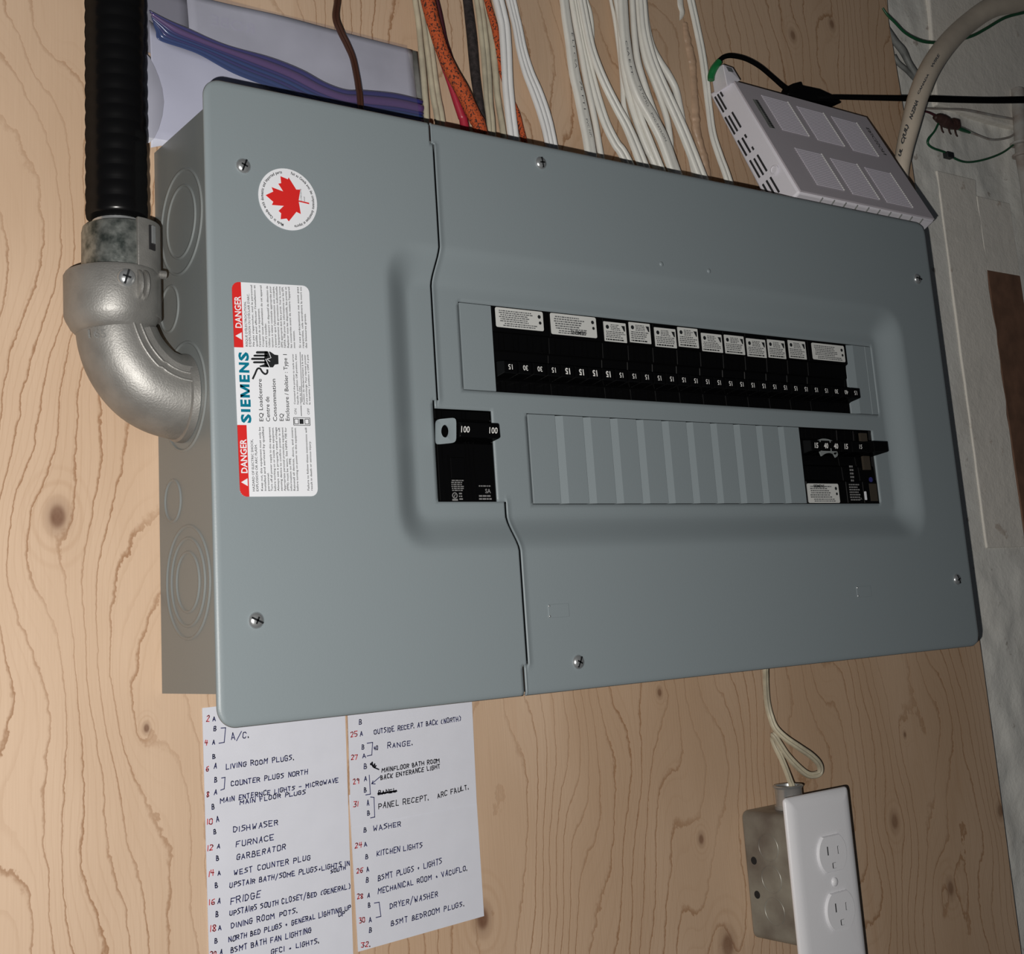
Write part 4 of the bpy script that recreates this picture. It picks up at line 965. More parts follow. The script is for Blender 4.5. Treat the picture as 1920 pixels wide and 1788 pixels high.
# zipper strip
lv = [(0.0, .16, 'zip_n', .0012), (.14, .44, 'zip_p', .0022), (.40, .52, 'zip_n', .0012), (.50, .64, 'zip_b', .0010), (.62, .76, 'zip_n', .0008), (.74, .88, 'zip_b', .0010), (.86, 1.0, 'zip_b', .0004)]
for (a0, a1, mm, bulge) in lv:
    g = MB()
    for i in range(nseg):
        sA = zt_[i] * (1 - a0) + zb_[i] * a0; sB = zt_[i] * (1 - a1) + zb_[i] * a1
        for k in range(6):
            t_ = k / 5; p = sA * (1 - t_) + sB * t_; g.v.append(p + Vector((0, -bulge * math.sin(t_ * math.pi) - .0004, 0)))
    for i in range(nseg - 1):
        for k in range(5): a = i * 6 + k; g.f.append((a, a + 1, a + 7, a + 6))
    z = build(g, 'zipper_strip', M[mm], BAG, smooth=True, angle=80)
    sm = z.modifiers.new('s', 'SOLIDIFY'); sm.thickness = .0004
fm = sheet_uv([(-.012, .4945), (.2060, .4925), (.2110, bot), (-.012, bot)], .0240, M['film'], 'bag_film', BAG, dh=.001, seed=8, th=0, sub=40, hfun=lambda u, v: -.008 * max(0, min(1, (v - .44) / .05)))
fl_ = sheet_uv([(-.012, .4975), (pl1 + .001, .4970), (pl1 + .003, .440), (-.012, .450)], .0060, M['flap'], 'folded_flap', BAG, th=.0003, sub=6)
fr_ = sheet_uv([(.2170, .4968), (.2240, .4968), (.2295, bot), (.2205, bot)], .0035, M['greycable'], 'bag_edge', BAG, th=.0003, sub=4)
g = MB(); p0 = P(400, 52, .0115); put_text(g, 'ROBE', lambda x, y: w(p0[0] + .034 - x, p0[1] + .004 + y, .0075 + .0035 * noise.noise(Vector(((p0[0] + .034 - x) * 14 + 3, (p0[1] + .004 + y) * 22, 3))) + .0006), 0, 0, .008, width=.034); build(g, 'show_through_print', M['faint'], pa_)

# ------------------------------------------------------------------ cards with handwriting
GL = {'A': '00 26 40|12 32', 'B': '00 06 26 35 34 23 03|23 42 41 30 00', 'C': '45 36 16 05 01 10 30 41', 'D': '00 06 26 44 42 20 00', 'E': '46 06 00 40|03 33', 'F': '46 06 00|03 33', 'G': '45 36 16 05 01 10 30 42 43 23',
      'H': '06 00|46 40|03 43', 'I': '20 26', 'J': '46 41 30 10 01', 'K': '06 00|46 02 40', 'L': '06 00 40', 'M': '00 06 23 46 40', 'N': '00 06 40 46', 'O': '16 05 01 10 30 41 45 36 16', 'P': '00 06 36 45 44 33 03',
      'Q': '16 05 01 10 30 41 45 36 16|22 40', 'R': '00 06 36 45 44 33 03|23 40', 'S': '46 16 05 14 33 42 31 00', 'T': '06 46|26 20', 'U': '06 01 10 30 41 46', 'V': '06 20 46', 'W': '06 10 23 30 46', 'X': '06 40|46 00', 'Y': '06 23 46|23 20', 'Z': '06 46 00 40',
      '0': '16 05 01 10 30 41 45 36 16', '1': '20 26', '2': '05 16 36 45 44 00 40', '3': '06 46 23 33 42 41 30 00', '4': '06 03 43|36 30', '5': '46 06 03 33 42 41 30 00', '6': '46 15 02 10 30 41 42 33 02', '7': '06 46 10', '8': '23 05 16 36 45 23 01 10 30 41 23', '9': '44 24 05 16 36 45 40', 
      '/': '-1-1 57', '.': '10 11 20 10', '+': '23 21|12 32', '-': '03 43', '(': '36 14 11 30', ')': '16 34 31 10'}
def strokes(ch):
    out = []
    for s in GL[ch].split('|'):
        pl = []
        for tk in s.split():
            if ch == '/': continue
            pl.append((int(tk[0]) / 4, int(tk[1]) / 6))
        out.append(pl)
    if ch == '/': out = [[(0, -.25), (1, 1.2)]]
    return out
def ribbon(g, pts, wd_, h):
    for (a, b) in zip(pts, pts[1:]):
        L = math.hypot(b[0] - a[0], b[1] - a[1])
        if L < 1e-7: continue
        ex, ey = (b[0] - a[0]) / L, (b[1] - a[1]) / L; k = wd_ / 2
        a2 = (a[0] - ex * k * .8, a[1] - ey * k * .8); b2 = (b[0] + ex * k * .8, b[1] + ey * k * .8)
        g.add([w(a2[0] - ey * k, a2[1] + ex * k, h), w(b2[0] - ey * k, b2[1] + ex * k, h), w(b2[0] + ey * k, b2[1] - ex * k, h), w(a2[0] + ey * k, a2[1] - ex * k, h)], [(0, 1, 2, 3)])
HWR = random.Random(5)
def zc(x, y): return P(340 + x / 3.0968, 1280 + y / 3.0968, .001)
def handwrite(g, s, x0, y0, x1, y1, hpx, pen=.00062, h=.0016):
    a, b, c = zc(x0, y0), zc(x1, y1), zc(x0, y0 - hpx)
    hm = math.hypot(c[0] - a[0], c[1] - a[1]) * .86
    ex = (b[0] - a[0], b[1] - a[1]); wt = []
    for ch in s: wt.append(.75 if ch == ' ' else (.45 if ch in 'I1.' else (1.25 if ch in 'MW' else 1.0)))
    tot = sum(wt); L = math.hypot(*ex); e = (ex[0] / L, ex[1] / L); x = 0
    for ch, q in zip(s, wt):
        if ch != ' ':
            cw = L * q / tot * (.62 if ch not in 'I1.' else .5); ox = L * (x + q * .12) / tot; k = HWR.uniform(.86, 1.08); sl_ = HWR.uniform(-.04, .16); oy = HWR.uniform(-.06, .06) * hm
            for st in strokes(ch):
                pl = []
                for (px_, py_) in st:
                    gx = ox + (px_ + HWR.uniform(-.09, .09)) * cw + sl_ * py_ * hm; gy = oy + (py_ + HWR.uniform(-.05, .05)) * hm * k
                    pl.append((a[0] + e[0] * gx - e[1] * gy * .35, a[1] + e[1] * gx + gy))
                ribbon(g, pl, pen, h)
        x += q
def zline(g, pts, pen=.0006, h=.0016): ribbon(g, [zc(*q)[:2] for q in pts], pen, h)
def card_obj(pts, h0, h1, label):
    g = MB(); g.prism([P(x, y, .0008)[:2] for x, y in pts], h0, h1)
    o = build(g, 'circuit_card', M['card']); tag(o, label, 'paper card'); return o
cA = card_obj([(379.5, 1327), (646, 1297), (664, 1830), (394, 1860)], .0001, .0006, 'white index card of handwritten circuits hanging under the panel, nearest the conduit side')
cB = card_obj([(649, 1262), (881, 1240), (893.5, 1506), (658.5, 1550)], .0007, .0011, 'upper index card of the second column, starting at outside receptacle')
cC = card_obj([(655, 1490), (890, 1440), (908, 1717), (672, 1784)], .0001, .0006, 'lower index card of the second column, starting at washer')
TXA = [('r', '2', 145, 225, 168, 222, 38), ('b', 'A', 180, 222, 205, 220, 30), ('b', 'B', 186, 278, 208, 276, 28), ('r', '4', 135, 362, 157, 360, 40), ('b', 'A', 178, 358, 200, 356, 30), ('b', 'A/C.', 288, 330, 400, 318, 42),
 ('b', 'B', 180, 442, 203, 440, 32), ('r', '6', 142, 512, 163, 510, 36), ('b', 'A', 188, 498, 210, 494, 34), ('b', 'LIVING ROOM PLUGS.', 258, 500, 660, 445, 34), ('b', 'B', 192, 577, 213, 575, 32), ('b', 'COUNTER PLUGS NORTH', 288, 598, 738, 528, 32),
 ('r', '8', 147, 663, 165, 660, 36), ('b', 'A', 190, 650, 213, 646, 30), ('b', 'MAIN ENTERNCE LIGHTS - MICROWAVE', 225, 698, 918, 574, 30), ('b', 'MAIN FLOOR PLUGS', 338, 706, 728, 642, 27), ('b', 'B', 178, 733, 196, 731, 32), ('r', '10', 148, 822, 188, 818, 38),
 ('b', 'A', 203, 808, 226, 803, 34), ('b', 'B', 188, 878, 207, 876, 28), ('b', 'DISHWASER', 302, 868, 568, 822, 36), ('r', '12', 150, 975, 188, 970, 36), ('b', 'A', 207, 963, 229, 960, 30), ('b', 'FURNACE', 315, 955, 545, 907, 38), ('b', 'B', 203, 1030, 222, 1028, 30),
 ('b', 'GARBERATOR', 318, 1030, 612, 964, 36), ('r', '14', 157, 1125, 197, 1118, 38), ('b', 'A', 211, 1120, 234, 1116, 32), ('b', 'WEST COUNTER PLUG', 302, 1118, 755, 1024, 34), ('b', 'B', 195, 1190, 217, 1188, 32), ('b', 'UPSTAIR BATH/SOME PLUGS+LIGHTS IN', 280, 1190, 982, 1057, 33), ('b', 'SOUTH', 868, 1105, 958, 1080, 22),
 ('r', '16', 160, 1290, 200, 1285, 40), ('b', 'A', 210, 1283, 233, 1280, 34), ('b', 'FRIDGE', 285, 1285, 468, 1242, 40), ('b', 'B', 200, 1360, 220, 1357, 32), ('b', 'UPSTAIRS SOUTH CLOSET/BED (GENERAL)', 280, 1352, 988, 1192, 34), ('r', '18', 166, 1447, 206, 1440, 42), ('b', 'A', 215, 1437, 237, 1432, 32),
 ('b', 'DINING ROOM POTS.', 290, 1425, 680, 1332, 34), ('b', 'B', 192, 1512, 214, 1510, 34), ('b', 'NORTH BED PLUGS + GENERAL LIGHTING UP', 275, 1505, 990, 1312, 33), ('b', 'UP', 912, 1358, 955, 1347, 26), ('r', '20', 165, 1592, 205, 1588, 34), ('b', 'A', 225, 1574, 243, 1570, 30), ('b', 'BSMT BATH FAN LIGHTING', 285, 1568, 760, 1447, 36), ('b', 'GFCI + LIGHTS.', 520, 1577, 805, 1507, 32)]
TXB = [('b', 'B', 1030, 240, 1052, 238, 30), ('r', '25', 980, 315, 1025, 308, 34), ('b', 'A', 1035, 308, 1056, 304, 30), ('b', 'OUTSIDE RECEP. AT BACK (NORTH)', 1118, 298, 1628, 217, 32), ('b', 'B', 1045, 385, 1065, 383, 34), ('b', '40', 1118, 390, 1143, 386, 24), ('b', 'RANGE.', 1193, 380, 1348, 358, 34),
 ('r', '27', 982, 445, 1028, 440, 32), ('b', 'A', 1050, 438, 1075, 434, 28), ('b', 'B', 1058, 500, 1080, 498, 32), ('k', 'MAINFLOOR BATH ROOM', 1160, 520, 1503, 460, 28), ('k', 'BACK ENTERANCE LIGHT', 1155, 562, 1505, 495, 28), ('r', '29', 995, 585, 1035, 582, 34), ('b', 'A', 1058, 570, 1080, 566, 28),
 ('b', 'B', 1060, 635, 1078, 632, 30), ('k', 'PANEL', 1140, 650, 1250, 632, 26), ('r', '31', 995, 720, 1030, 717, 36), ('b', 'A', 1075, 713, 1095, 709, 34), ('k', 'PANEL RECEPT.', 1143, 732, 1440, 677, 36), ('k', 'ARC FAULT.', 1485, 668, 1672, 614, 32), ('b', 'B', 1078, 768, 1098, 766, 28)]
TXC = [('b', 'B', 1058, 866, 1080, 863, 34), ('b', 'WASHER', 1113, 860, 1282, 830, 34), ('r', '24', 1008, 960, 1053, 952, 32), ('b', 'A', 1062, 950, 1084, 946, 30), ('b', 'B', 1070, 1022, 1090, 1020, 32), ('b', 'KITCHEN LIGHTS', 1135, 1005, 1405, 952, 36), ('r', '26', 1018, 1105, 1058, 1100, 30), ('b', 'A', 1075, 1098, 1096, 1094, 32),
 ('b', 'B', 1072, 1158, 1092, 1155, 34), ('b', 'BSMT PLUGS + LIGHTS', 1142, 1150, 1518, 1047, 36), ('r', '28', 1022, 1255, 1060, 1250, 32), ('b', 'A', 1080, 1248, 1100, 1244, 32), ('b', 'MECHANICAL ROOM + VACUFLO.', 1140, 1225, 1665, 1087, 34), ('b', 'B', 1085, 1303, 1102, 1301, 34), ('b', 'DRYER/WASHER', 1210, 1312, 1495, 1237, 36),
 ('r', '30', 1033, 1395, 1072, 1388, 34), ('b', 'A', 1090, 1392, 1112, 1388, 34), ('b', 'B', 1090, 1450, 1110, 1447, 34), ('b', 'BSMT BEDROOM PLUGS.', 1218, 1412, 1648, 1292, 34), ('r', '32.', 1042, 1535, 1103, 1530, 34)]
LNA = [('b', [(232, 262), (258, 260), (250, 345), (220, 350)]), ('b', [(235, 552), (255, 548), (250, 615), (230, 622)])]
LNB = [('b', [(1078, 350), (1110, 345), (1105, 418), (1078, 424)]), ('b', [(1090, 535), (1097, 645), (1070, 650)]), ('b', [(1152, 545), (1105, 585), (1112, 568)]), ('b', [(1105, 585), (1125, 586)]), ('b', [(1098, 662), (1118, 664), (1122, 778), (1098, 783)]),
       ('k', [(1098, 468), (1118, 490), (1146, 502)]), ('k', [(1098, 474), (1108, 460), (1112, 486), (1122, 470), (1122, 492), (1130, 480)]), ('k', [(1140, 642), (1250, 628)]), ('k', [(1142, 648), (1248, 624)])]
LNC = [('b', [(1122, 1278), (1150, 1273), (1160, 1355), (1132, 1362)])]
for cobj, T, Ln, hh in ((cA, TXA, LNA, .0007), (cB, TXB, LNB, .0012), (cC, TXC, LNC, .0007)):
    gs = {'r': MB(), 'b': MB(), 'k': MB()}
    for (c, s, a, b, d, e, hp) in T: handwrite(gs[c], s, a, b, d, e, hp, pen=.00062, h=hh)
    for c, pl in Ln: zline(gs[c], pl, pen=.0006 if c == 'b' else .0009, h=hh)
    for c, mm, nm in (('r', 'redpen', 'red_numbers'), ('b', 'bluepen', 'blue_handwriting'), ('k', 'blackpen', 'black_handwriting')):
        if gs[c].v: build(gs[c], nm, M[mm], cobj)

# ------------------------------------------------------------------ white power supply leaning behind the panel top
hA, hD = .0368, .100
pA, pD = P(1375, 150, hA), P(1501, 358, hD); pB, pC = P(1627, 224, hA), P(1753, 413, hD)
A = w(pA[0], pA[1], hA); D = w(pA[0] * .5 + pD[0] * .5, pD[1], hD); A.x = D.x = (pA[0] + pD[0]) / 2
Bq = w((pB[0] + pC[0]) / 2, pA[1] - .0005, hA); Cq = w(Bq.x, pD[1] - .0005, hD)
EX = (Bq - A).normalized(); EY = (D - A).normalized(); EN = EX.cross(EY).normalized()
if EN.y > 0: EN = -EN
MW, MH = (Bq - A).length, (D - A).length
PS = thing('power_supply', A * .25 + Bq * .25 + Cq * .25 + D * .25 - EN * .03, 'white vented plastic box leaning on the panel top against the plywood', 'power supply')
def ms(x, y, z=0): return A + EX * x + EY * y + EN * z       # x across, y down the face, z out of the face
def mbox(g, x0, x1, y0, y1, z0, z1): g.hexa([ms(x0, y0, z0), ms(x1, y0, z0), ms(x1, y1, z0), ms(x0, y1, z0)], [ms(x0, y0, z1), ms(x1, y0, z1), ms(x1, y1, z1), ms(x0, y1, z1)])
MT = .033
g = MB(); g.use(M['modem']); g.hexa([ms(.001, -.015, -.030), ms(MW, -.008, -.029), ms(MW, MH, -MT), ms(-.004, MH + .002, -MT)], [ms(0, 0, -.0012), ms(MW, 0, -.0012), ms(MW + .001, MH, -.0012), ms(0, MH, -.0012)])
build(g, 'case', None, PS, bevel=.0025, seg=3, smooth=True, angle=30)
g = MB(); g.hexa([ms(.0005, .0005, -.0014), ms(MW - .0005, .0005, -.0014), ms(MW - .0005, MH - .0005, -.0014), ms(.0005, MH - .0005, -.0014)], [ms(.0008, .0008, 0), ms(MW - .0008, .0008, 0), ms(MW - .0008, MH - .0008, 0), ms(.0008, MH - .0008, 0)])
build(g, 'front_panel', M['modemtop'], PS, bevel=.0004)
def mpx(x, y):                                              # traced point on the face -> face coordinates
    d = Vector(dirw([RM[0][i] * (x - CX) / F + RM[1][i] * (y - CY) / F + RM[2][i] for i in range(3)])); k = (A - cloc).dot(EN) / d.dot(EN); q = cloc + d * k - A
    return q.dot(EX), q.dot(EY)
def z4(x, y): return mpx(1320 + x / 4.364, 60 + y / 4.364)
for quad in (((465, 515), (675, 575), (865, 868), (640, 800)), ((755, 605), (965, 665), (1152, 945), (930, 885)), ((1040, 688), (1240, 745), (1425, 1022), (1220, 975)),
             ((735, 945), (950, 1000), (1150, 1310), (925, 1250)), ((1030, 1028), (1240, 1085), (1438, 1382), (1210, 1325)), ((1315, 1105), (1508, 1155), (1712, 1445), (1490, 1395))):
    q = [z4(*c) for c in quad]; x0 = (q[0][0] + q[3][0]) / 2; x1 = (q[1][0] + q[2][0]) / 2; y0 = (q[0][1] + q[1][1]) / 2; y1 = (q[3][1] + q[2][1]) / 2
    nR = 19; st = (y1 - y0) / nR; g = MB()
    for k in range(nR):
        mbox(g, x0, x1, y0 + k * st, y0 + k * st + st * .5, -.0004, .0007)
    build(g, 'vent_louvres', M['modemrib'], PS, kind='stuff')
    g = MB()
    for k in range(nR): mbox(g, x1, x1 + .0012, y0 + k * st, y0 + k * st + st * .5, -.0004, .0012)
    build(g, 'vent_edge', M['print_white'], PS, kind='stuff')
    g = MB(); mbox(g, x0, x1, y0, y1, -.0006, .0001); build(g, 'vent_recess', M['modemtop'], PS)
a0, a1 = z4(1312, 775), z4(1465, 1000)
g = MB(); put_text(g, 'ERICSSON', lambda x, y: ms(a0[0] + .010 - y - .004, a0[1] + x, .0003), 0, 0, .0048, width=a1[1] - a0[1], bold=.01); build(g, 'maker_name', M['ink'], PS)
c0, c1 = z4(400, 550), z4(530, 780)
g = MB(); mbox(g, c0[0] - .001, c0[0] + .0065, c0[1], c1[1], -.0004, .0002); build(g, 'lettering_bar', M['greycable'], PS)
g = MB()
for k in range(16):
    y = c0[1] + (c1[1] - c0[1]) * k / 16; mbox(g, c0[0] + .0030, c0[0] + .0060, y, y + (c1[1] - c0[1]) / 26, 0, .0004)
build(g, 'small_print', M['ink'], PS, kind='stuff')
# slots in the left side
def sd(y, z): return ms(-.0005 - .0040 * max(0, min(1, y / MH)) * min(1, -z / MT), y, z)
def spx(x, y):
    nrm = (sd(.1, 0) - sd(.1, -MT)).cross(EY).normalized(); o_ = sd(.05, 0); d = Vector(dirw([RM[0][i] * (x - CX) / F + RM[1][i] * (y - CY) / F + RM[2][i] for i in range(3)])); k = (o_ - cloc).dot(nrm) / d.dot(nrm); q = cloc + d * k - A
    return q.dot(EY), q.dot(EN)
def z4s(x, y): return spx(1320 + x / 4.364, 60 + y / 4.364)
slots = [((90, 515), (140, 665)), ((110, 500), (168, 638)), ((128, 490), (148, 525)), ((168, 690), (242, 838)), ((195, 685), (270, 808)), ((225, 655), (298, 778)), ((275, 885), (345, 1012)), ((310, 865), (378, 985)), ((330, 840), (348, 862)), ((392, 940), (408, 962)),
         ((375, 1050), (458, 1190)), ((410, 1035), (488, 1168)), ((438, 1005), (515, 1138)), ((485, 1245), (530, 1325)), ((515, 1215), (575, 1320)), ((545, 1190), (620, 1310))]
g = MB()
for p0, p1 in slots:
    a, b = z4s(*p0), z4s(*p1); z = (a[1] + b[1]) / 2; hw = .00085
    q0, q1 = min(a[0], b[0]), max(a[0], b[0])
    nx = -EX * .0007
    g.hexa([sd(q0, z - hw), sd(q1, z - hw), sd(q1, z + hw), sd(q0, z + hw)], [sd(q0, z - hw) + nx, sd(q1, z - hw) + nx, sd(q1, z + hw) + nx, sd(q0, z + hw) + nx])
build(g, 'side_slots', M['slot'], PS, kind='stuff')
s0 = z4s(578, 1128); g = MB(); g.lathe(sd(s0[0], s0[1]), -EX, [(.0046, 0), (.0046, .0008), (.0034, .0012), (.0030, .0006), (.0004, .0006)], 20); build(g, 'side_button', M['modem'], PS, smooth=True, angle=30)
# tick grooves on the lower edge
g = MB()
for k in range(10):
    x = .030 + k * .0158; g.hexa([ms(x, MH + .0002, -.0016), ms(x + .0006, MH + .0002, -.0016), ms(x + .0006, MH + .0028, -MT * .5), ms(x, MH + .0028, -MT * .5)], [ms(x, MH + .0012, -.0016), ms(x + .0006, MH + .0012, -.0016), ms(x + .0006, MH + .004, -MT * .5), ms(x, MH + .004, -MT * .5)])
build(g, 'edge_groove', M['greycable'], PS, kind='stuff')
# plug block on the upper left corner
def z4h(x, y, h): p = P(1320 + x / 4.364, 60 + y / 4.364, h); return w(p[0], p[1], h)
g = MB(); fr = [z4h(155, 262, .034), z4h(250, 296, .034), z4h(300, 400, .034), z4h(190, 392, .034)]; bk = [z4h(60, 330, .012), z4h(110, 300, .006), z4h(250, 400, .006), z4h(75, 480, .012)]
g.add([z4h(155, 262, .034), z4h(235, 290, .030), z4h(300, 398, .032), z4h(190, 440, .034), z4h(58, 335, .012), z4h(70, 300, .004), z4h(200, 330, .003), z4h(86, 515, .010)], [(0, 3, 2, 1), (0, 4, 7, 3), (4, 5, 6, 7), (0, 1, 6, 5), (0, 5, 4), (3, 7, 6, 2), (1, 2, 6)])
PL = thing('power_lead', z4h(160, 380, .01), 'small white plug block with a black cord arching off it above the vented box', 'power lead')
plug = build(g, 'plug', M['modem'], PL, bevel=.0008)
g = MB(); p = [z4h(180, 285, .0352), z4h(222, 298, .0350), z4h(238, 330, .0352), z4h(200, 322, .0354)]; g.hexa(p, [q + Vector((0, -.0006, 0)) for q in p]); build(g, 'plug_marking', M['ink_soft'], plug)

# black power cord and its green sleeve
def tube(name, pts, m, label, cat, parent=None, seg=14, n=8, closed_up=None):
    """pts: (x, y, h, diameter in px)"""
    P3 = [w(*P(x, y, h)[:2], h) for x, y, h, _ in pts]; ws = [d * mpp(x, y, h) / 2 for x, y, h, d in pts]
    g = MB(); g.sweep(cr(P3, n), round_prof(1, seg), scale=crf(ws, n)); o = build(g, name, m, parent, smooth=True, angle=70)
    if label: tag(o, label, cat)
    return o
cord = tube('cord', [(1334, 140, .022, 8), (1340, 128, .024, 9), (1350, 112, .025, 9), (1364, 105, .025, 9), (1382, 106, .024, 9), (1402, 112, .022, 9), (1425, 125, .020, 9), (1448, 144, .016, 9), (1470, 163, .012, 10), (1490, 176, .008, 12)], M['blackm'], None, None, PL)
sl_ = tube('cord_sleeve', [(1333, 150, .0222, 13), (1334, 140, .0225, 14), (1339, 128, .0245, 14), (1348, 116, .0255, 13)], M['greenplug'], None, None, cord)
sl_['label'] = 'green sleeve on the cord end'
tube('network_cable', [(1490, 172, .010, 10), (1530, 182, .016, 8), (1565, 182, .022, 9), (1620, 183, .016, 10), (1680, 184, .010, 11), (1740, 185, .008, 12), (1800, 187, .008, 12), (1860, 188, .006, 12), (1925, 187, .004, 13), (1990, 186, .0, 13)], M['blackm'], 'straight black cable crossing the white foundation wall', 'cable')
g = MB(); p1, p2 = P(1484, 170, .012), P(1560, 190, .010)
g.prism([P(x, y, .012)[:2] for x, y in ((1480, 160), (1495, 156), (1497, 163), (1530, 170), (1556, 182), (1572, 196), (1500, 190), (1470, 180))], .002, .018)  # one black solid for the plug and the shadow blob around it
tag(build(g, 'cord_adapter_shadow', M['blackm'], bevel=.002, seg=3), 'black in-line connector merged with shadow, behind the upper edge of the vented box', 'connector')

# ------------------------------------------------------------------ fat beige cable, green wire, grey cables, pipe, splice
fatc = tube('service_cable', [(1960, -25, .016, 42), (1915, 0, .017, 40), (1860, 14, .018, 39), (1815, 44, .018, 38), (1776, 82, .026, 39), (1744, 128, .032, 39), (1722, 180, .034, 38), (1707, 235, .032, 35), (1695, 285, .026, 31), (1690, 330, .022, 26), (1692, 380, .018, 22), (1694, 410, .016, 20)], M['fat'], 'thick beige cable curving down from above and behind the vented box', 'cable', seg=24)
def along(parent, s, x0, y0, x1, y1, h, hgt, flip=1):
    a, b = P(x0, y0, h), P(x1, y1, h); L = math.hypot(b[0] - a[0], b[1] - a[1]); e = ((b[0] - a[0]) / L, (b[1] - a[1]) / L)
    g = MB(); put_text(g, s, plane_fn(a[0], a[1], e, (-e[1], e[0]), h), 0, 0, hgt, width=L, bold=.03); build(g, 'cable_print', M['ink_soft'], parent)
along(fatc, 'N-22NA', 1709, 225, 1722, 190, .0480, .0042); along(fatc, 'C(UL)', 1693, 272, 1703, 236, .0440, .0042); along(fatc, 'UL', 1688, 295, 1692, 280, .0400, .0038)
along(fatc, 'CANADA', 1722, 178, 1742, 140, .0480, .0024); along(fatc, 'WIRE', 1748, 128, 1762, 104, .0450, .0030)
tube('ground_wire', [(1655, 15, .001, 4), (1664, 28, .002, 5), (1678, 42, .003, 5), (1698, 62, .003, 5), (1725, 76, .002, 6), (1750, 80, .001, 6), (1768, 79, .001, 6), (1800, 74, .001, 6), (1826, 66, .001, 6), (1850, 53, .001, 6), (1885, 33, .001, 6), (1925, 22, .001, 6), (1960, 10, .001, 6)], M['greenwire'], 'green ground wire drooping across the foundation wall', 'wire', seg=8)
tube('grey_cable', [(1660, 48, -.004, 9), (1668, 62, -.004, 12), (1680, 80, -.004, 13), (1693, 96, -.004, 14), (1704, 118, -.004, 12), (1716, 138, -.004, 13), (1724, 152, -.006, 14)], M['greycable'], 'upper short grey cable emerging from behind the plywood edge', 'cable')
tube('grey_cable', [(1676, 104, -.006, 8), (1684, 118, -.006, 9), (1700, 132, -.006, 9), (1713, 145, -.007, 10), (1726, 158, -.008, 10)], M['greycable'], 'lower thinner grey cable emerging from behind the plywood edge', 'cable')
pp_ = tube('wall_pipe', [(1908, 170, -.014, 26), (1912, 230, -.012, 24), (1915, 290, -.012, 22), (1922, 340, -.012, 20), (1930, 400, -.012, 20), (1942, 480, -.012, 20)], M['pipe'], 'painted vertical pipe on the foundation wall at the edge of view', 'pipe', seg=16)
g = MB()
for (x, y) in ((1913, 272), (1917, 294)):
    a = P(x, y, -.012); g.lathe(w(a[0], a[1], -.012), (0, 0, 1), [(.0100, 0), (.0118, .0005), (.0118, .003), (.0100, .0035)], 18)
build(g, 'pipe_band', M['pipe'], pp_, smooth=True, angle=40)
# taped splice and painted-over wires
SP = thing('taped_splice', w(*P(1778, 232, -.012)[:2], -.012), 'brown taped wire splice on the white foundation wall', 'wire splice')
g = MB(); cpts = [(1752, 220), (1762, 222), (1772, 228), (1782, 234), (1790, 232), (1797, 240)]; rad = [.0025, .0058, .0068, .0052, .0066, .0035]
P3 = [w(*P(x, y, -.010)[:2], -.010) for x, y in cpts]; g.sweep(cr(P3, 6), round_prof(1, 12), scale=[r * (1 + .15 * noise.noise(Vector((i * .7, 2, 1)))) for i, r in enumerate(crf(rad, 6))]); build(g, 'tape_wrap', M['tape'], SP, smooth=True, angle=80)
def sp_tube(nm, pts, m): return tube(nm, pts, m, None, None, SP, seg=8, n=6)
sp_tube('loose_wire', [(1730, 208, -.014, 4), (1742, 211, -.012, 4), (1754, 217, -.010, 5)], M['maroon'])
sp_tube('loose_wire', [(1759, 232, -.012, 4), (1752, 246, -.012, 4), (1741, 260, -.013, 5), (1740, 270, -.014, 4), (1750, 278, -.014, 4), (1772, 286, -.014, 4), (1796, 300, -.014, 4), (1818, 304, -.016, 4), (1850, 298, -.016, 4), (1880, 286, -.016, 4), (1902, 270, -.016, 4)], M['greenwire'])
sp_tube('loose_wire', [(1790, 236, -.012, 6), (1806, 242, -.014, 7), (1830, 252, -.015, 4), (1860, 262, -.016, 4), (1890, 258, -.016, 4), (1904, 250, -.016, 4)], M['greenwire'] if False else M['pipe'])
sp_tube('loose_wire', [(1792, 238, -.011, 6), (1804, 243, -.013, 8), (1818, 248, -.015, 6)], M['greenwire'])
sp_tube('loose_wire', [(1730, 203, -.014, 4), (1765, 204, -.013, 4), (1810, 206, -.014, 5), (1860, 216, -.016, 5), (1905, 224, -.016, 4)], M['pipe'])
for (x, y) in ((1764, 240), (1778, 243), (1790, 247)):
    sp_tube('frayed_end', [(x, y - 6, -.010, 3), (x + 2, y + 4, -.009, 3), (x + 5, y + 9, -.010, 2)], M['tape'])
g = MB(); a = P(1782, 291, -.011); g.box(a[0] - .006, a[0] + .006, a[1] - .003, a[1] + .004, -.017, -.010); build(g, 'wire_staple', M['ink'], SP, bevel=.001)

# ------------------------------------------------------------------ receptacle on its handy box
RC = thing('wall_receptacle', w(.53, -.17, 0), 'white duplex electrical outlet on a galvanised steel box below the panel', 'electrical outlet')
HB = .0535
bx0, bx1 = .5040, .5560; bt, bb = -.1190, -.2190
M['handy'] = mat('dull_galvanised', (0.36, 0.36, 0.315), 0.42, 0.35, bump=0.3, scale=60, col2=(0.17, 0.15, 0.13), vscale=22, detail=6)
g = MB(); g.prism(rr_pts(bx0, bx1, bb, bt, .006, 5), .0003, HB)
bx = build(g, 'steel_box', M['handy'], RC, smooth=True, angle=40, bevel=.0012, seg=2)
for k, (vc, r) in enumerate(((-.1455, .0105), (-.1700, .0105), (-.1945, .0105))):
    ring = [w(bx0, vc + r * math.cos(a * math.pi / 24), .027 + r * math.sin(a * math.pi / 24)) for a in range(49)]
    g = MB(); g.sweep(ring, [(-.0006, -.0003), (.0006, -.0003), (.0003, .0004), (-.0003, .0004)], up=Vector((-1, 0, 0)), cap=False); build(g, 'knockout_ring', M['handy'], bx, smooth=True, angle=80)
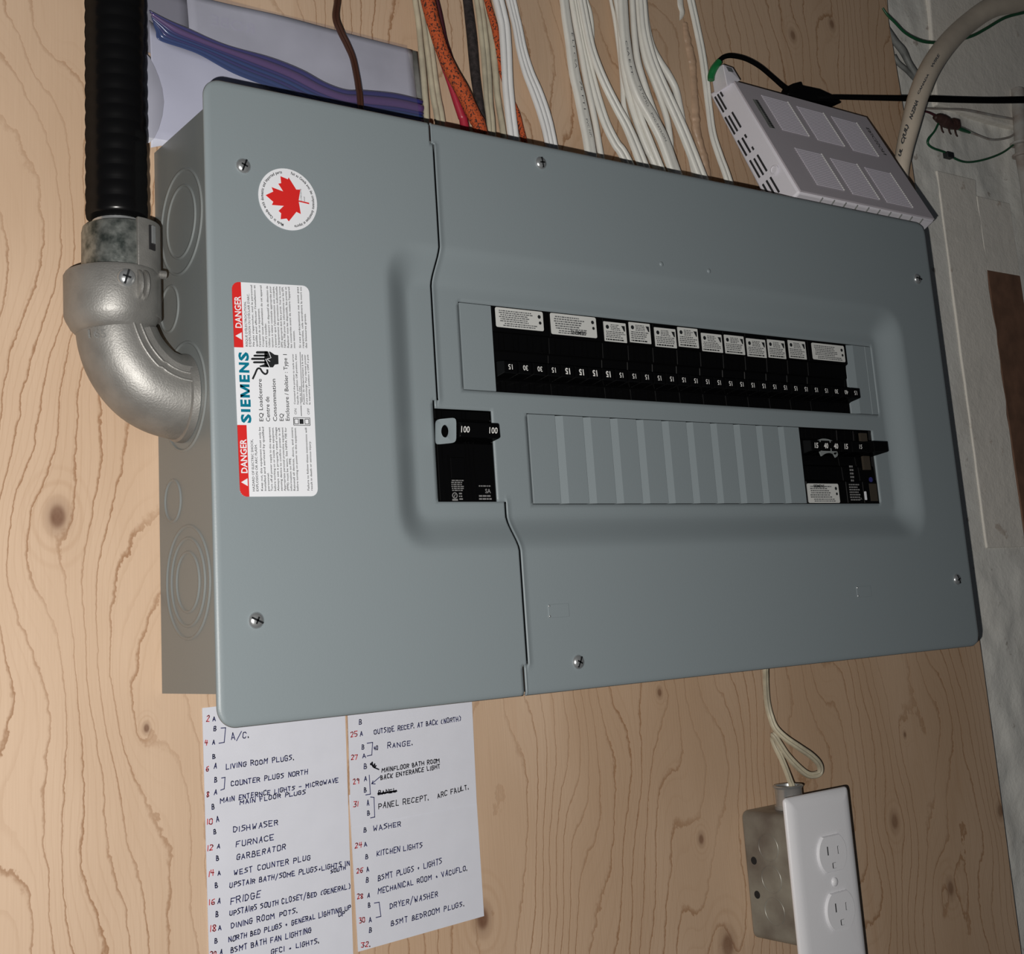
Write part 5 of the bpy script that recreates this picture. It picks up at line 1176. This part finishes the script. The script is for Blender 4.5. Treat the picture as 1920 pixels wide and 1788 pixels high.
for vc in (-.1575, -.1840):
    g = MB(); g.lathe(w(bx0 + .0003, vc, .0095), (-1, 0, 0), [(.0032, 0), (.0031, .0005)], 18); build(g, 'screw_hole', M['inside'], bx)
# cable clamp
cc0 = P(1481, 1500, .03)
g = MB(); cu_ = P(1480, 1500, .030)[0]
g.lathe(w(cu_, bt + .0002, .030), (0, 0, 1), [(.0125, 0), (.0125, .003), (.0112, .0032), (.0112, .016), (.0128, .0180), (.0122, .0188), (.0100, .0188), (.0100, .004)], 28, cap=False)
cl_ = build(g, 'cable_clamp', M['steel'], RC, smooth=True, angle=40)
build(screw_bm(w(cu_ - .005, bt + .0085, .0405), (-.3, -1, 0), .0028, .0025, .7), 'clamp_screw', None, cl_, smooth=True, angle=50)
# plate
HP = .0600
pu0, pu1, pv0 = P(1470, 1499, .0545)[0], P(1592, 1474, HP - .001)[0], (P(1470, 1499, HP)[1] + P(1592, 1474, HP)[1]) / 2
pu0 = .4965; pu1 = P(1592, 1474, .0585)[0]; pv1 = pv0 - .1360
g = MB()
def ringp(i0, h): return [w(a, b, h) for a, b in rr_pts(pu0 + i0, pu1 - i0, pv1 + i0, pv0 - i0, max(.0034 - i0 * .3, .0008), 4)]
rings = [ringp(.0006, .0540), ringp(0, .0548), ringp(0, .0562), ringp(.0012, .0574), ringp(.0045, .0592), ringp(.0075, .0598), ringp(.0110, HP)]
n = len(rings[0])
for r in rings: g.v += r
for k in range(len(rings) - 1):
    for i in range(n): j = (i + 1) % n; g.f.append((k * n + i, k * n + j, (k + 1) * n + j, (k + 1) * n + i))
g.f.append(tuple(range((len(rings) - 1) * n, len(rings) * n))); g.f.append(tuple(range(n))[::-1])
fp = build(g, 'face_plate', M['plate'], RC, smooth=True, angle=50)
def z5(x, y, h=HP): p = P(1500 + x / 6.929, 1530 + y / 6.929, h); return p[0], p[1]
def recept(cx, cy, topl, botl):
    r_ = .0172; hy = .0140; pts = []
    a_ = math.asin(hy / r_)
    for k in range(13): t_ = -a_ + 2 * a_ * k / 12; pts.append((cx + r_ * math.cos(t_), cy + r_ * math.sin(t_)))
    for k in range(13): t_ = math.pi - a_ + 2 * a_ * k / 12; pts.append((cx + r_ * math.cos(t_), cy + r_ * math.sin(t_)))
    # raised rim in the plate, then the receptacle face
    n = len(pts); g = MB(); rr_ = []
    for (sc, h) in ((1.0, HP - .001), (1.0, HP + .0004), (.955, HP + .0022), (.93, HP + .0022)):
        rr_.append([w(cx + (a - cx) * sc, cy + (b - cy) * sc, h) for a, b in pts])
    for q in rr_: g.v += q
    for k in range(3):
        for i in range(n): j = (i + 1) % n; g.f.append((k * n + i, k * n + j, (k + 1) * n + j, (k + 1) * n + i))
    g.f.append(tuple(range(3 * n, 4 * n)))
    fc = build(g, 'outlet_face', M['plate'], fp, smooth=True, angle=35)
    return cx, cy
c1_ = z5(405, 480); c2_ = z5(510, 1215)
cyd = c1_[1] - c2_[1]
for (cx, cy) in (c1_, c2_):
    recept(cx, cy, 0, 0); hh = HP + .0022
    g = MB()
    g.box(cx - .0068, cx - .0056, cy - .0005, cy + .0062, hh - .003, hh + .0001); g.box(cx + .0056, cx + .0070, cy - .0010, cy + .0050, hh - .003, hh + .0001)
    g.prism(rr_pts(cx - .0023, cx + .0023, cy - .0112, cy - .0068, .0008, 3)[:], hh - .003, hh + .0001)
    o = build(g, 'blade_slot', M['slot'], fp)
    g = MB(); g.prism(rr_pts(cx - .0013, cx + .0023, cy - .0110, cy - .0070, .0004, 2), hh - .002, hh + .0003); g.box(cx + .0062, cx + .0072, cy - .0008, cy + .0048, hh - .002, hh + .0003)
    build(g, 'slot_shutter', M['plate'], fp)
sx_, sy_ = z5(448, 850); g = MB(); g.lathe(w(sx_, sy_, HP - .0002), (0, -1, 0), [(.0036, 0), (.0034, .0010), (.0022, .0018), (.0003, .0021)], 20); build(g, 'plate_screw', M['plate'], fp, smooth=True, angle=60)

# beige supply cable with its loop
bc = M['nm_beige']
def z8(x, y): return 1280 + x / 2.9412, 1180 + y / 2.9412
lp = [(455, 190, 20), (452, 260, 20), (455, 330, 20), (462, 400, 20), (478, 470, 20), (505, 540, 21), (560, 595, 20), (640, 650, 20), (705, 695, 20), (748, 742, 20), (752, 785, 20), (722, 802, 20), (680, 795, 20), (625, 750, 20), (570, 690, 20), (530, 630, 20), (505, 590, 19), (492, 582, 17), (495, 610, 18), (520, 670, 20), (555, 750, 20), (585, 830, 20), (600, 880, 20)]
hs = [.030, .022, .016, .012, .012, .015, .019, .022, .022, .020, .018, .016, .014, .013, .013, .013, .012, .010, .008, .010, .018, .026, .030]
pts3 = []; ws = []
for (x, y, wp), h in zip(lp, hs):
    X, Y = z8(x, y); p = P(X, Y, h); pts3.append(w(p[0], p[1], h)); ws.append(wp / 2.9412 * 2.0 * p[2] / F * .92)
pts3.insert(0, w(pts3[0].x + .001, BV0 + .003, .040)); ws.insert(0, ws[0])
pts3.append(w(cu_, bt + .004, .030)); ws.append(ws[-1])
g = MB(); g.sweep(cr(pts3, 8), lobes(2, 1.0, .52), scale=crf(ws, 8))
tag(build(g, 'supply_cable', bc, smooth=True, angle=70), 'beige two-ridged cable looping from the panel down to the outlet box', 'cable')
# repeats of one kind share a group
for o in list(COL.objects):
    if o.parent is None and 'category' in o:
        base = o.name.split('.')[0]
        gname = {'nonmetallic_cable': 'plastic-jacketed cables entering the panel from above', 'cloth_cable': 'cloth-covered cables entering the panel from above', 'circuit_card': 'handwritten circuit cards under the panel',
                 'grey_cable': 'grey cables behind the plywood edge', 'paper_sheet': 'papers in the zip bag'}.get(base)
        if gname: o['group'] = gname
